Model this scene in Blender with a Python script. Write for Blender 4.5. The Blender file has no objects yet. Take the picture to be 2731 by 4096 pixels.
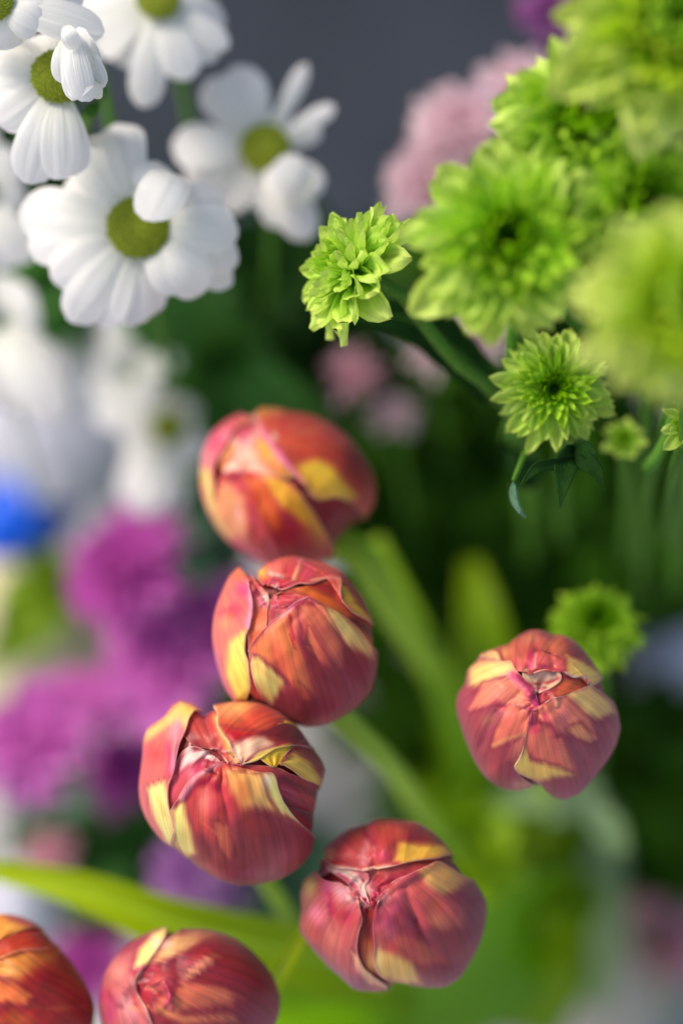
import bpy, math, random
import numpy as np
from mathutils import Vector, Matrix
R = math.radians
C = bpy.context.scene.collection
scene = bpy.context.scene

# ------------------------------------------------------------------ camera
PITCH = R(45)
CAM = Vector((0, 0, 1.10))
cam_d = bpy.data.cameras.new('camera')
cam = bpy.data.objects.new('camera', cam_d); C.objects.link(cam)
cam.location = CAM; cam.rotation_euler = (R(90) - PITCH, 0, 0)
cam_d.sensor_fit = 'VERTICAL'; cam_d.sensor_height = 36; cam_d.sensor_width = 24
cam_d.lens = 50; cam_d.clip_start = 0.01; cam_d.clip_end = 100
cam_d.dof.use_dof = True; cam_d.dof.focus_distance = 0.430; cam_d.dof.aperture_fstop = 2.0
cam_d.dof.aperture_blades = 0
scene.camera = cam
scene.render.resolution_x = 682; scene.render.resolution_y = 1024
# ------------------------------------------------------------------ world and sun
SUN_EL, SUN_AZ = R(50), R(-80)      # azimuth from +Y, negative = left
w = bpy.data.worlds.new('World'); scene.world = w; w.use_nodes = True
nt = w.node_tree; bg = nt.nodes['Background']
sky = nt.nodes.new('ShaderNodeTexSky'); sky.sky_type = 'NISHITA'; sky.sun_disc = False
sky.sun_elevation = SUN_EL; sky.sun_rotation = SUN_AZ
sky.air_density = 1.0; sky.dust_density = 3.0; sky.ozone_density = 1.0
nt.links.new(sky.outputs[0], bg.inputs[0]); bg.inputs[1].default_value = 0.10
sd = bpy.data.lights.new('sun', 'SUN'); sd.energy = 1.5; sd.angle = R(22); sd.color = (1, 0.90, 0.78)
sun = bpy.data.objects.new('sun', sd); C.objects.link(sun)
sv = Vector((math.sin(SUN_AZ) * math.cos(SUN_EL), math.cos(SUN_AZ) * math.cos(SUN_EL), math.sin(SUN_EL)))
sun.rotation_euler = sv.to_track_quat('Z', 'Y').to_euler()
scene.view_settings.view_transform = 'Standard'; scene.view_settings.look = 'None'
scene.view_settings.exposure = 1.05; scene.view_settings.gamma = 1.0

# ------------------------------------------------------------------ frames
E1 = Vector((1, 0, 0)); FW = Vector((0, math.cos(PITCH), -math.sin(PITCH)))
E2 = Vector((0, math.sin(PITCH), math.cos(PITCH))); E3 = -FW
K = 24 / 50 / 682
nE1, nE2, nFW, nCAM = (np.array(v) for v in (E1, E2, FW, CAM))
def at(px, py, d):            # point of the place seen at that spot, d metres in front
    return CAM + FW * d + E1 * ((px - 341) * K * d) + E2 * ((512 - py) * K * d)
def at_np(px, py, d):
    return nCAM + nFW * d[..., None] + nE1 * ((px - 341) * K * d)[..., None] + nE2 * ((512 - py) * K * d)[..., None]
def cdir(x, y, z): return (E1 * x + E2 * y + E3 * z).normalized()

def lin(c):
    c = np.asarray(c, float) / 255.0
    return np.where(c <= 0.04045, c / 12.92, ((c + 0.055) / 1.055) ** 2.4)

# ------------------------------------------------------------------ object helpers
def link(o, parent=None):
    C.objects.link(o)
    if parent: o.parent = parent
    return o
def tag(o, label=None, cat=None, group=None, kind=None):
    for k, v in (('label', label), ('category', cat), ('group', group), ('kind', kind)):
        if v: o[k] = v
    return o
def thing(name, loc, label, cat, group=None):
    o = bpy.data.objects.new(name, None); o.empty_display_size = 0.01
    o.location = loc; link(o); return tag(o, label, cat, group)
def mesh_from(name, verts, faces, mat, uv=None, col=None, smooth=True):
    me = bpy.data.meshes.new(name)
    me.from_pydata([tuple(v) for v in verts], [], faces)
    if mat: me.materials.append(mat)
    if smooth: me.polygons.foreach_set('use_smooth', [True] * len(me.polygons))
    if uv is not None:
        l = me.uv_layers.new(name='UVMap')
        idx = np.empty(len(me.loops), int); me.loops.foreach_get('vertex_index', idx)
        l.data.foreach_set('uv', np.asarray(uv, float)[idx].ravel())
    if col is not None:
        a = me.color_attributes.new('Col', 'FLOAT_COLOR', 'POINT')
        a.data.foreach_set('color', np.concatenate([col, np.ones((len(col), 1))], 1).ravel())
    me.update(); return me
def mobj(name, me, parent=None, loc=(0, 0, 0)):
    o = bpy.data.objects.new(name, me); o.location = loc; return link(o, parent)
def grid_faces(n, m):
    return [(i * m + j, i * m + j + 1, (i + 1) * m + j + 1, (i + 1) * m + j) for i in range(n - 1) for j in range(m - 1)]
def catmull(pts, n):
    P = np.asarray(pts, float)
    if len(P) == 2: P = np.array([P[0], (P[0] + P[1]) / 2, P[1]])
    seg = np.linalg.norm(np.diff(P, axis=0), axis=1) ** 0.5 + 1e-6
    t = np.concatenate([[0], np.cumsum(seg)])
    # fill by piecewise cubic hermite with arc-length spacing
    m = np.zeros_like(P)
    for k in range(len(P)):
        a, b = max(k - 1, 0), min(k + 1, len(P) - 1)
        m[k] = (P[b] - P[a]) / (t[b] - t[a])
    tt = np.linspace(0, t[-1], 400); out = []
    for x in tt:
        k = min(np.searchsorted(t, x, 'right') - 1, len(P) - 2); h = t[k + 1] - t[k]; s = (x - t[k]) / h
        out.append((2*s**3-3*s**2+1)*P[k] + (s**3-2*s**2+s)*h*m[k] + (-2*s**3+3*s**2)*P[k+1] + (s**3-s**2)*h*m[k+1])
    out = np.array(out)
    L = np.concatenate([[0], np.cumsum(np.linalg.norm(np.diff(out, axis=0), axis=1))]); L /= L[-1]
    q = np.linspace(0, 1, n)
    return np.stack([np.interp(q, L, out[:, i]) for i in range(out.shape[1])], 1)

def tube(name, pts, radii, mat, parent, org, n=28, sides=10, ridges=0.0):
    pts = catmull([list(p) for p in pts], n); rr = np.interp(np.linspace(0, 1, n), np.linspace(0, 1, len(radii)), radii)
    V, UV = [], []
    up = np.array([0.3, 0.9, 0.2])
    for i in range(n):
        a = pts[min(i + 1, n - 1)] - pts[max(i - 1, 0)]; a /= np.linalg.norm(a)
        x = np.cross(a, up); x /= np.linalg.norm(x); y = np.cross(a, x)
        for j in range(sides):
            g = 2 * math.pi * j / sides
            r = rr[i] * (1 + ridges * (1 if j % 2 else -1))
            V.append(pts[i] + r * (math.cos(g) * x + math.sin(g) * y) - np.array(org)); UV.append((j / sides, i / n * 6))
    F = [(i*sides+j, i*sides+(j+1) % sides, (i+1)*sides+(j+1) % sides, (i+1)*sides+j) for i in range(n-1) for j in range(sides)]
    F += [tuple(range(sides))[::-1], tuple((n-1)*sides + j for j in range(sides))]
    return mobj(name, mesh_from(name, V, F, mat, UV), parent)

# ------------------------------------------------------------------ materials
def nodemat(name):
    m = bpy.data.materials.new(name); m.use_nodes = True
    t = m.node_tree; return m, t, t.nodes['Principled BSDF'], t.nodes['Material Output']
def N(t, typ, **kw):
    n = t.nodes.new(typ)
    for k, v in kw.items():
        if k in n.inputs.keys(): n.inputs[k].default_value = v
        else: setattr(n, k, v)
    return n
def translucent_mix(t, p, out, colsock, amount):
    tr = N(t, 'ShaderNodeBsdfTranslucent'); mx = N(t, 'ShaderNodeMixShader'); mx.inputs[0].default_value = amount
    t.links.new(colsock, tr.inputs['Color']); t.links.new(p.outputs[0], mx.inputs[1]); t.links.new(tr.outputs[0], mx.inputs[2])
    t.links.new(mx.outputs[0], out.inputs[0]); return mx
def petal_mat():
    m, t, p, out = nodemat('tulip_petal')
    a = N(t, 'ShaderNodeVertexColor'); a.layer_name = 'Col'
    uv = N(t, 'ShaderNodeUVMap'); mp = N(t, 'ShaderNodeMapping'); mp.inputs['Scale'].default_value = (80, .5, 1)
    nz = N(t, 'ShaderNodeTexNoise', Scale=1.0, Detail=4.0, Roughness=0.6)
    t.links.new(uv.outputs[0], mp.inputs[0]); t.links.new(mp.outputs[0], nz.inputs['Vector'])
    mp2 = N(t, 'ShaderNodeMapping'); mp2.inputs['Scale'].default_value = (9, 4, 1)
    nz2 = N(t, 'ShaderNodeTexNoise', Scale=1.0, Detail=5.0, Roughness=0.65)
    t.links.new(uv.outputs[0], mp2.inputs[0]); t.links.new(mp2.outputs[0], nz2.inputs['Vector'])
    r = N(t, 'ShaderNodeMapRange'); r.inputs[1].default_value = .3; r.inputs[2].default_value = .7; r.inputs[3].default_value = .84; r.inputs[4].default_value = 1.14
    t.links.new(nz.outputs[0], r.inputs[0])
    hs = N(t, 'ShaderNodeHueSaturation'); t.links.new(a.outputs[0], hs.inputs['Color']); t.links.new(r.outputs[0], hs.inputs['Value'])
    r2 = N(t, 'ShaderNodeMapRange'); r2.inputs[1].default_value = .3; r2.inputs[2].default_value = .7; r2.inputs[3].default_value = .488; r2.inputs[4].default_value = .512
    t.links.new(nz2.outputs[0], r2.inputs[0]); t.links.new(r2.outputs[0], hs.inputs['Hue'])
    t.links.new(hs.outputs[0], p.inputs['Base Color'])
    p.inputs['Roughness'].default_value = 0.42; p.inputs['Specular IOR Level'].default_value = 0.4
    p.inputs['Sheen Weight'].default_value = 0.12; p.inputs['Sheen Roughness'].default_value = 0.5
    b = N(t, 'ShaderNodeBump', Strength=0.35, Distance=0.0006); t.links.new(nz.outputs[0], b.inputs['Height']); t.links.new(b.outputs[0], p.inputs['Normal'])
    translucent_mix(t, p, out, hs.outputs[0], 0.28)
    return m
M_TULIP = petal_mat()
def plant_mat(name, base, tip, transl=0.25, rough=0.45, uvscale=(14, 1.5, 1), var=0.25, spec=0.2, power=1.0, bump=0.3):
    """colour runs along the petal or leaf (UV v) from base to tip, with fine veins"""
    m, t, p, out = nodemat(name)
    uv = N(t, 'ShaderNodeUVMap'); sx = N(t, 'ShaderNodeSeparateXYZ'); t.links.new(uv.outputs[0], sx.inputs[0])
    pw = N(t, 'ShaderNodeMath', operation='POWER'); pw.inputs[1].default_value = power; t.links.new(sx.outputs[1], pw.inputs[0])
    mx = N(t, 'ShaderNodeMix', data_type='RGBA')
    mx.inputs[6].default_value = (*lin(base), 1); mx.inputs[7].default_value = (*lin(tip), 1)
    t.links.new(pw.outputs[0], mx.inputs[0])
    mp = N(t, 'ShaderNodeMapping'); mp.inputs['Scale'].default_value = uvscale
    nz = N(t, 'ShaderNodeTexNoise', Scale=1.0, Detail=3.0); t.links.new(uv.outputs[0], mp.inputs[0]); t.links.new(mp.outputs[0], nz.inputs['Vector'])
    oi = N(t, 'ShaderNodeObjectInfo')
    r = N(t, 'ShaderNodeMapRange'); r.inputs[1].default_value = .3; r.inputs[2].default_value = .7; r.inputs[3].default_value = 1 - var; r.inputs[4].default_value = 1 + var * .6
    t.links.new(nz.outputs[0], r.inputs[0])
    r3 = N(t, 'ShaderNodeMapRange'); r3.inputs[3].default_value = 1 - var * .6; r3.inputs[4].default_value = 1 + var * .5; t.links.new(oi.outputs['Random'], r3.inputs[0])
    mu = N(t, 'ShaderNodeMath', operation='MULTIPLY'); t.links.new(r.outputs[0], mu.inputs[0]); t.links.new(r3.outputs[0], mu.inputs[1])
    hs = N(t, 'ShaderNodeHueSaturation'); t.links.new(mx.outputs[2], hs.inputs['Color']); t.links.new(mu.outputs[0], hs.inputs['Value'])
    t.links.new(hs.outputs[0], p.inputs['Base Color']); p.inputs['Roughness'].default_value = rough; p.inputs['Specular IOR Level'].default_value = spec
    b = N(t, 'ShaderNodeBump', Strength=bump, Distance=0.0006); t.links.new(nz.outputs[0], b.inputs['Height']); t.links.new(b.outputs[0], p.inputs['Normal'])
    translucent_mix(t, p, out, hs.outputs[0], transl)
    return m
M = {}
M['stem'] = plant_mat('tulip_stem', (138, 184, 34), (170, 208, 62), .1, .5, (8, 3, 1))
M['mumstem'] = plant_mat('chrysanthemum_stem', (66, 116, 30), (92, 142, 46), .05, .6, (20, 30, 1), .45)
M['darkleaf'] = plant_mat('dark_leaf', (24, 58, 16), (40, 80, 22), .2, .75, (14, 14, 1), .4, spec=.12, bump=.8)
M['shadeleaf'] = plant_mat('shade_dark_leaf', (30, 66, 4), (58, 100, 8), .15, .8, (6, 6, 1), .4, spec=.12)  # deep shade between the stems is put into this dark leaf colour
M['midleaf'] = plant_mat('green_leaf', (48, 96, 34), (78, 134, 52), .25, .45, (20, 8, 1), .3)
M['blueleaf'] = plant_mat('grey_green_leaf', (60, 100, 72), (104, 142, 112), .15, .45, (20, 8, 1), .3)
M['limeleaf'] = plant_mat('lime_leaf', (128, 168, 0), (176, 198, 0), .35, .45, (30, 2, 1), .12)
M['brightleaf'] = plant_mat('bright_tulip_leaf', (116, 176, 0), (146, 196, 6), .35, .42, (30, 2, 1), .12)
M['softleaf'] = plant_mat('soft_green_leaf', (148, 190, 30), (174, 210, 54), .4, .5, (20, 2, 1), .12)
M['paleleaf'] = plant_mat('pale_green_leaf', (142, 170, 110), (172, 194, 140), .3, .5, (20, 2, 1), .15)
M['oliveleaf'] = plant_mat('olive_leaf', (108, 150, 2), (134, 166, 8), .3, .5, (20, 2, 1), .25)
M['gout'] = plant_mat('green_ray_outer', (168, 216, 36), (226, 246, 126), .4, .45, (9, 1.2, 1), .16, power=1.3)
M['gmid'] = plant_mat('green_ray_middle', (146, 204, 6), (204, 238, 76), .38, .45, (9, 1.2, 1), .18)
M['gin'] = plant_mat('green_ray_inner', (96, 160, 0), (158, 208, 24), .3, .45, (9, 1.2, 1), .2)
M['gyout'] = plant_mat('yellow_green_ray_outer', (188, 222, 20), (230, 242, 130), .32, .45, (9, 1.2, 1), .14)
M['gymid'] = plant_mat('yellow_green_ray_middle', (160, 204, 0), (210, 234, 60), .3, .45, (9, 1.2, 1), .16)
M['white'] = plant_mat('white_ray', (236, 238, 222), (254, 252, 250), .42, .4, (13, .9, 1), .07, power=.5, bump=.6)
M['purple'] = plant_mat('purple_ray', (226, 98, 212), (250, 172, 238), .42, .5, (9, 1, 1), .2)
M['dpurple'] = plant_mat('deep_purple_ray', (196, 66, 182), (238, 134, 222), .4, .5, (9, 1, 1), .25)
M['lilac'] = plant_mat('lilac_ray', (176, 110, 186), (210, 160, 216), .25, .5, (9, 1, 1), .15)
M['pink'] = plant_mat('pale_pink_ray', (244, 204, 214), (252, 236, 240), .42, .5, (9, 1, 1), .12)
M['rose'] = plant_mat('rose_pink_ray', (232, 158, 180), (246, 208, 216), .38, .5, (9, 1, 1), .12)
M['mauve'] = plant_mat('mauve_ray', (150, 80, 150), (200, 130, 190), .25, .5, (9, 1, 1), .15)
def disc_mat():
    m, t, p, out = nodemat('daisy_disc')
    tc = N(t, 'ShaderNodeTexCoord'); nz = N(t, 'ShaderNodeTexNoise', Scale=900.0, Detail=2.0); t.links.new(tc.outputs['Object'], nz.inputs['Vector'])
    cr = N(t, 'ShaderNodeValToRGB'); cr.color_ramp.elements[0].color = (*lin((108, 128, 0)), 1); cr.color_ramp.elements[1].color = (*lin((166, 172, 10)), 1)
    cr.color_ramp.elements[0].position = .3; cr.color_ramp.elements[1].position = .75
    t.links.new(nz.outputs[0], cr.inputs[0]); t.links.new(cr.outputs[0], p.inputs['Base Color']); p.inputs['Roughness'].default_value = .7
    return m
M['disc'] = disc_mat()
def plain(name, c, rough=.6, noise=(4, .2), spec=.3):
    m, t, p, out = nodemat(name)
    tc = N(t, 'ShaderNodeTexCoord'); nz = N(t, 'ShaderNodeTexNoise', Scale=noise[0], Detail=6.0, Roughness=.65); t.links.new(tc.outputs['Object'], nz.inputs['Vector'])
    cr = N(t, 'ShaderNodeValToRGB'); a = lin(c)
    cr.color_ramp.elements[0].color = (*(a * (1 - noise[1])), 1); cr.color_ramp.elements[1].color = (*(a * (1 + noise[1])), 1)
    cr.color_ramp.elements[0].position = .3; cr.color_ramp.elements[1].position = .7
    t.links.new(nz.outputs[0], cr.inputs[0]); t.links.new(cr.outputs[0], p.inputs['Base Color'])
    b = N(t, 'ShaderNodeBump', Strength=.3, Distance=.002); t.links.new(nz.outputs[0], b.inputs['Height']); t.links.new(b.outputs[0], p.inputs['Normal'])
    p.inputs['Roughness'].default_value = rough; p.inputs['Specular IOR Level'].default_value = spec
    return m
M['wall'] = plain('slate_wall', (100, 102, 106), .8, (1.6, .3))
M['ground'] = plain('grey_paving', (186, 184, 184), .85, (7, .25))
M['blue'] = plain('blue_plastic', (0, 92, 226), .4, (3, .08), .4)
M['bucket'] = plain('black_bucket_plastic', (26, 32, 24), .6, (6, .2))
M['cream'] = plain('cream_paper', (232, 216, 176), .7, (6, .1))
M['kraft'] = plain('kraft_paper', (186, 176, 158), .7, (6, .2))
M['greypaper'] = plain('pale_grey_paper', (196, 196, 206), .7, (5, .1))

# ================================================================== tulips
def seg_dist(x, y, pts):
    d = np.full(x.shape, 1e9)
    for (ax, ay), (bx, by) in zip(pts[:-1], pts[1:]):
        vx, vy = bx - ax, by - ay; L = vx * vx + vy * vy + 1e-9
        t = np.clip(((x - ax) * vx + (y - ay) * vy) / L, 0, 1)
        d = np.minimum(d, np.hypot(x - ax - t * vx, y - ay - t * vy))
    return d
def inside(x, y, pts):
    c = np.zeros(x.shape, bool)
    for (ax, ay), (bx, by) in zip(pts, pts[1:] + pts[:1]):
        if ay == by: continue
        c ^= ((ay > y) != (by > y)) & (x < (bx - ax) * (y - ay) / (by - ay) + ax)
    return c
def sm(x): x = np.clip(x, 0, 1); return x * x * (3 - 2 * x)
# palette (pigments)
MAR = (122, 26, 44); WINE = (150, 42, 58); RED = (196, 52, 44); ORG = (226, 106, 44); PEA = (240, 160, 104)
YEL = (252, 218, 96); GLD = (232, 168, 30); PNK = (216, 52, 104); ROS = (226, 104, 104); CRM = (244, 222, 200); LPK = (240, 160, 170)
DRK = (110, 12, 30)

class Bud:
    def __init__(s, name_label, crop, centre, depth, outline, base=(0.08, -0.5, -0.86), seed=0, dents=(), ridges=(), flat=0.95, group='orange and red double tulips', heart=None, crump=230, tone=1.0):
        s.ox, s.oy, s.sc = crop; s.cx, s.cy = centre; s.d = depth
        O = np.array(outline, float) - np.array(centre)
        a = np.arctan2(-O[:, 1], O[:, 0]); r = np.hypot(O[:, 0], O[:, 1])
        i = np.argsort(a); a, r = a[i], r[i]
        s.oa = np.concatenate([a - 2*math.pi, a, a + 2*math.pi]); s.orr = np.concatenate([r, r, r])
        g = np.linspace(-math.pi, math.pi, 361)[:-1]; rv = np.interp(g, s.oa, s.orr)
        kern = np.exp(-(np.arange(-60, 61) / 22.0) ** 2); kern /= kern.sum(); rs = np.convolve(np.concatenate([rv[-60:], rv, rv[:60]]), kern, 'valid')
        s.sa = np.concatenate([g - 2*math.pi, g, g + 2*math.pi]); s.sr = np.concatenate([rs, rs, rs])
        s.Rm = r.mean(); s.base = np.array(base) / np.linalg.norm(base)
        s.rng = np.random.RandomState(seed); s.dents = list(dents); s.ridges = list(ridges); s.flat = flat
        s.tone = tone; s.label = name_label; s.group = group
        s.pix = s.sc / 4.002           # crop units -> picture pixels
        s.pending = []; s.heart = heart or centre; s.crump = crump
        s.arcs = []; ra = random.Random(seed * 7 + 1)
        for k in range(9):
            a0 = ra.uniform(0, 6.28); r0 = ra.uniform(45, 170); sw = ra.choice((-1, 1)) * ra.uniform(.5, 1.2); dr = ra.uniform(-.45, .5)
            s.arcs.append(([(s.heart[0] + r0 * (1 + dr * q) * math.cos(a0 + sw * q), s.heart[1] + .75 * r0 * (1 + dr * q) * math.sin(a0 + sw * q)) for q in (0, .25, .5, .75, 1)],
                ra.uniform(9, 15), ra.choice((-9, 11, 13)), ra.choice((CRM, PNK, LPK, WINE, DRK, PEA, PNK)), ra.uniform(.35, .7)))
        s.ridges += [(p_, w_, h_) for p_, w_, h_, c_, a_ in s.arcs]
    def Rout(s, phi, st=1.0):      # outline radius, eased to a rounder one towards the middle
        a, b_ = np.interp(phi, s.sa, s.sr), np.interp(phi, s.oa, s.orr)
        return a + (b_ - a) * np.clip(st, 0, 1) ** 5
    def to_dir(s, x, y):
        dx, dy = x - s.cx, -(y - s.cy); rho = math.hypot(dx, dy); phi = math.atan2(dy, dx)
        q = rho / s.Rout(phi)
        if q <= 1:
            lo, hi = 0.0, 1.0
            for _ in range(30):
                mid = (lo + hi) / 2
                if s.Rout(phi, mid) * mid < rho: lo = mid
                else: hi = mid
            st = lo; z = math.sqrt(1 - st * st)
        else: st = max(2 - q, 0.02); z = -math.sqrt(1 - st * st)
        return np.array([math.cos(phi) * st, math.sin(phi) * st, z])
    def place(s, D, r, extra=0):
        """unit directions -> world; r = radius factor"""
        phi = np.arctan2(D[..., 1], D[..., 0]); st = np.hypot(D[..., 0], D[..., 1]); Ro = s.Rout(phi, st)
        cx, cy = s.cx + Ro * st * np.cos(phi), s.cy - Ro * st * np.sin(phi)          # crop coords on the nominal shell
        z = D[..., 2] * s.Rm * s.flat
        disp = extra
        front = sm(D[..., 2] * 2.5 + .1)
        for (x, y, rx, ry, dep) in s.dents: disp = disp - 1.3 * dep * front * np.exp(-(((cx - x) / rx) ** 2 + ((cy - y) / ry) ** 2))
        for (pts, wd, h) in s.ridges: disp = disp + 1.5 * h * front * np.exp(-(seg_dist(cx, cy, pts) / wd) ** 2)
        hx, hy = s.heart; hd = np.hypot(cx - hx, cy - hy); ha = np.arctan2(cy - hy, cx - hx)
        disp = disp + front * np.exp(-(hd / s.crump) ** 2) * sm(hd / 130) * (11 * np.sin(ha * 7 + hd * .012 + s.cx) + 8 * np.sin(ha * 13 - hd * .02) + 6 * np.sin(hd * .05 + 3 * ha))
        disp = disp + front * (9.0 * np.sin(cx * .0125 + s.cy + 1.2 * np.sin(cy * .008)) * np.sin(cy * .011 + s.cx) + 5.0 * np.sin(cx * .021 + 1.3 * np.sin(cy * .013 + s.cy)) * np.sin(cy * .017 + cx * .006) + 1.2 * np.sin(cx * .05 + cy * .033 + 2 * np.sin(cy * .02)))
        k = r
        X = s.cx + (cx - s.cx) * k; Y = s.cy + (cy - s.cy) * k
        Z = z * k + disp
        px, py = (s.ox + X * s.sc) / 4.0045, (s.oy + Y * s.sc) / 4.0
        return at_np(px, py, s.d - Z * s.pix * K * s.d), cx, cy
    def petal(s, tip, L, Rr, layer, col, ops=(), n=88, m=84, lift=.012, tipdrop=.0, rim=(CRM, .5), bumps=1.0, label=None, wide=False):
        s.pending.append((tip, L, Rr, layer, col, ops, n, m, lift, tipdrop, rim, bumps, label, wide))
    def _petal(s, parent, org, tip, L, Rr, layer, col, ops, n, m, lift, tipdrop, rim, bumps, label, wide):
        def curve(E):
            P = [s.to_dir(*tip)] + [s.to_dir(*p) for p in E] + [s.base]
            c = catmull(P, n * 2); c /= np.linalg.norm(c, axis=1)[:, None]
            return c
        nv = n
        A, B = curve(L), curve(Rr)
        # cosine-ish spacing: denser where visible
        q = np.linspace(0, 1, nv) ** 1.15
        ii = q * (len(A) - 1)
        A = np.stack([np.interp(ii, np.arange(len(A)), A[:, k]) for k in range(3)], 1)
        B = np.stack([np.interp(ii, np.arange(len(B)), B[:, k]) for k in range(3)], 1)
        A /= np.linalg.norm(A, axis=1)[:, None]; B /= np.linalg.norm(B, axis=1)[:, None]
        t = np.linspace(0, 1, m)[None, :, None]
        dot = np.clip((A * B).sum(1), -1, 1); om = np.arccos(dot)[:, None, None]; so = np.sin(om)
        so = np.where(so < 1e-3, 1, so)
        D = np.where(om < 1e-2, A[:, None] * (1 - t) + B[:, None] * t, (np.sin((1 - t) * om) * A[:, None] + np.sin(t * om) * B[:, None]) / so)
        if wide:     # petal that wraps more than half way round: lead its rows over the near side
            Mv = (A + B) + np.array([0, 0, 1.3]); Mv = Mv / np.linalg.norm(Mv, axis=1)[:, None] * 1.25; Mv = Mv[:, None]
            fade = sm((.95 - np.linspace(0, 1, nv)) / .4)[:, None, None]
            D = ((1 - t) ** 2 * A[:, None] + 2 * t * (1 - t) * Mv + t ** 2 * B[:, None]) * fade + D * (1 - fade)
        D /= np.linalg.norm(D, axis=2)[..., None]
        S = np.linspace(0, 1, nv)[:, None] * np.ones((1, m)); T = np.linspace(-1, 1, m)[None, :] * np.ones((nv, 1))
        # fibre field: circles through the petal base and a point past its tip (bipolar coordinates)
        td = s.to_dir(*tip); bd = s.base; cen = D[nv // 3, m // 2]; axx = np.cross(bd, cen); axx /= np.linalg.norm(axx)
        th0 = math.atan2(np.cross(axx, bd) @ td, bd @ td) % (2 * math.pi); th1 = th0 + .55
        tp = bd * math.cos(th1) + np.cross(axx, bd) * math.sin(th1)
        ez = -cen; ex_ = np.cross(ez, [.3, .2, .9]); ex_ /= np.linalg.norm(ex_); ey_ = np.cross(ez, ex_)
        def stp(v): return ((v @ ex_) + 1j * (v @ ey_)) / (1.0001 - (v @ ez))
        bw, tw_ = stp(bd), stp(tp); q_ = (stp(D) - bw) / (stp(D) - tw_ + 1e-9); q0 = (stp(cen) - bw) / (stp(cen) - tw_)
        U = np.clip(np.angle(q_ / q0) / 1.2, -2.2, 2.2)
        rg = s.rng
        layer = 1 - (1 - layer) * .55; lift = lift * .6
        r = layer + lift * np.abs(T) ** 5 * sm((.9 - S) / .3) - tipdrop * sm((.22 - S) / .22)
        ex = 0
        if layer < .98: bumps = bumps * .3
        for k in range(5):
            fa, fb = rg.uniform(1, 5), rg.uniform(1, 4); p1, p2 = rg.uniform(0, 6.3, 2)
            ex = ex + bumps * rg.uniform(.5, 1.5) * np.sin(fa * T * 2 + p1) * np.sin(fb * S * 5 + p2)
        fold = rg.uniform(0, 6.3)
        ex = ex * (1 / s.pix)*.5 + (.8 / s.pix) * np.sin(U * 23 + fold) * .12 * sm(S * 5)
        W, cx, cy = s.place(D, r, ex)
        cl = np.ones((nv, m, 3)) * np.array(col, float) * s.tone
        zz = D[..., 2]; fr = sm(zz * 3 + .6)
        wob = 7 * np.sin(U * 53) * np.sin(U * 11 + 1) + 6 * np.sin(U * 97 + 2.1)   # feathered flame edges
        for op in list(ops) + [('S', p_, w_ * .9, c_, a_) for p_, w_, h_, c_, a_ in s.arcs]:
            k = op[0]
            if k == 'G':
                _, x, y, rx, ry, ang, c, a = op
                ca, sa = math.cos(R(ang)), math.sin(R(ang)); dx, dy = cx - x, cy - y
                al = a * np.exp(-(((dx * ca + dy * sa) / rx) ** 2 + ((-dx * sa + dy * ca) / ry) ** 2))
            elif k == 'P':
                _, pts, soft, c, a = op
                dd = seg_dist(cx, cy, pts + pts[:1]); dd = np.where(inside(cx, cy, pts), dd, -dd) + wob * min(soft / 40, .8)
                al = a * sm(dd / (soft * .7) * .5 + .5)
                if soft <= 50:      # flame patches are edged by a darker wine line
                    eg = (.5 * np.exp(-((dd + 16) / 15) ** 2) * fr)[..., None]; cl = cl * (1 - eg) + np.array((132, 22, 40), float) * eg
            elif k == 'S':
                _, pts, wd, c, a = op
                al = a * np.exp(-(seg_dist(cx, cy, pts) / wd) ** 2)
            al = (al * fr)[..., None]
            cl = cl * (1 - al) + np.array(c, float) * al
        vein = np.sin(U * 81 + 2 * np.sin(U * 9)) * .5 + np.sin(U * 121 + 1.3) * .3 + np.sin(U * 37 + .7) * .4
        cl = cl * (1 + .055 * vein * (1 + .8 * S))[..., None]
        mean = cl.mean(2, keepdims=True); cl = np.clip(mean + (cl - mean) * 1.0 + np.array([10, 10, 12]), 0, 255)
        if rim:
            e = sm((np.abs(T) - .955) / .045) * rim[1] * sm((.9 - S) / .2)
            cl = cl * (1 - e[..., None]) + np.array(rim[0], float) * e[..., None]
        W = W.reshape(-1, 3) - np.array(org)
        me = mesh_from('petal', W, grid_faces(nv, m), M_TULIP, np.stack([U.ravel() * .5 + .5, S.ravel()], 1), lin(cl.reshape(-1, 3)))
        o = mobj('petal', me, parent)
        so_ = o.modifiers.new('thick', 'SOLIDIFY'); so_.thickness = .0005; so_.offset = -1
        if label: o['label'] = label
    def build(s, stem_pts, rad=.0036, stem_mat='stem'):
        base_w, _, _ = s.place(s.base[None, :], np.array([.93]))
        pts = [tuple(base_w[0])] + [tuple(at(*p)) for p in stem_pts]
        org = Vector(pts[-1])
        t = thing('tulip', org, s.label, 'tulip', s.group)
        # heart: inner closed petals seen through the gaps
        n, m = 30, 40
        th = np.linspace(0.001, math.pi - .001, n)[:, None]; ph = np.linspace(0, 2 * math.pi, m)[None, :]
        D = np.stack([np.sin(th) * np.cos(ph), np.sin(th) * np.sin(ph), np.cos(th) * np.ones_like(ph)], 2)
        W, _, _ = s.place(D, .935 + .012 * np.sin(5 * ph + 3 * th))
        col = np.ones((n * m, 3)) * lin((150, 30, 30))
        mobj('inner_petals', mesh_from('inner_petals', W.reshape(-1, 3) - np.array(org), grid_faces(n, m), M_TULIP, np.stack([(ph * np.ones_like(th)).ravel() / 6.28, (th * np.ones_like(ph)).ravel() / 3.14], 1), col), t)
        for p in s.pending: s._petal(t, org, *p)
        tube('stem', pts, [rad, rad * .95, rad], M[stem_mat], t, org)
        return t

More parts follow.
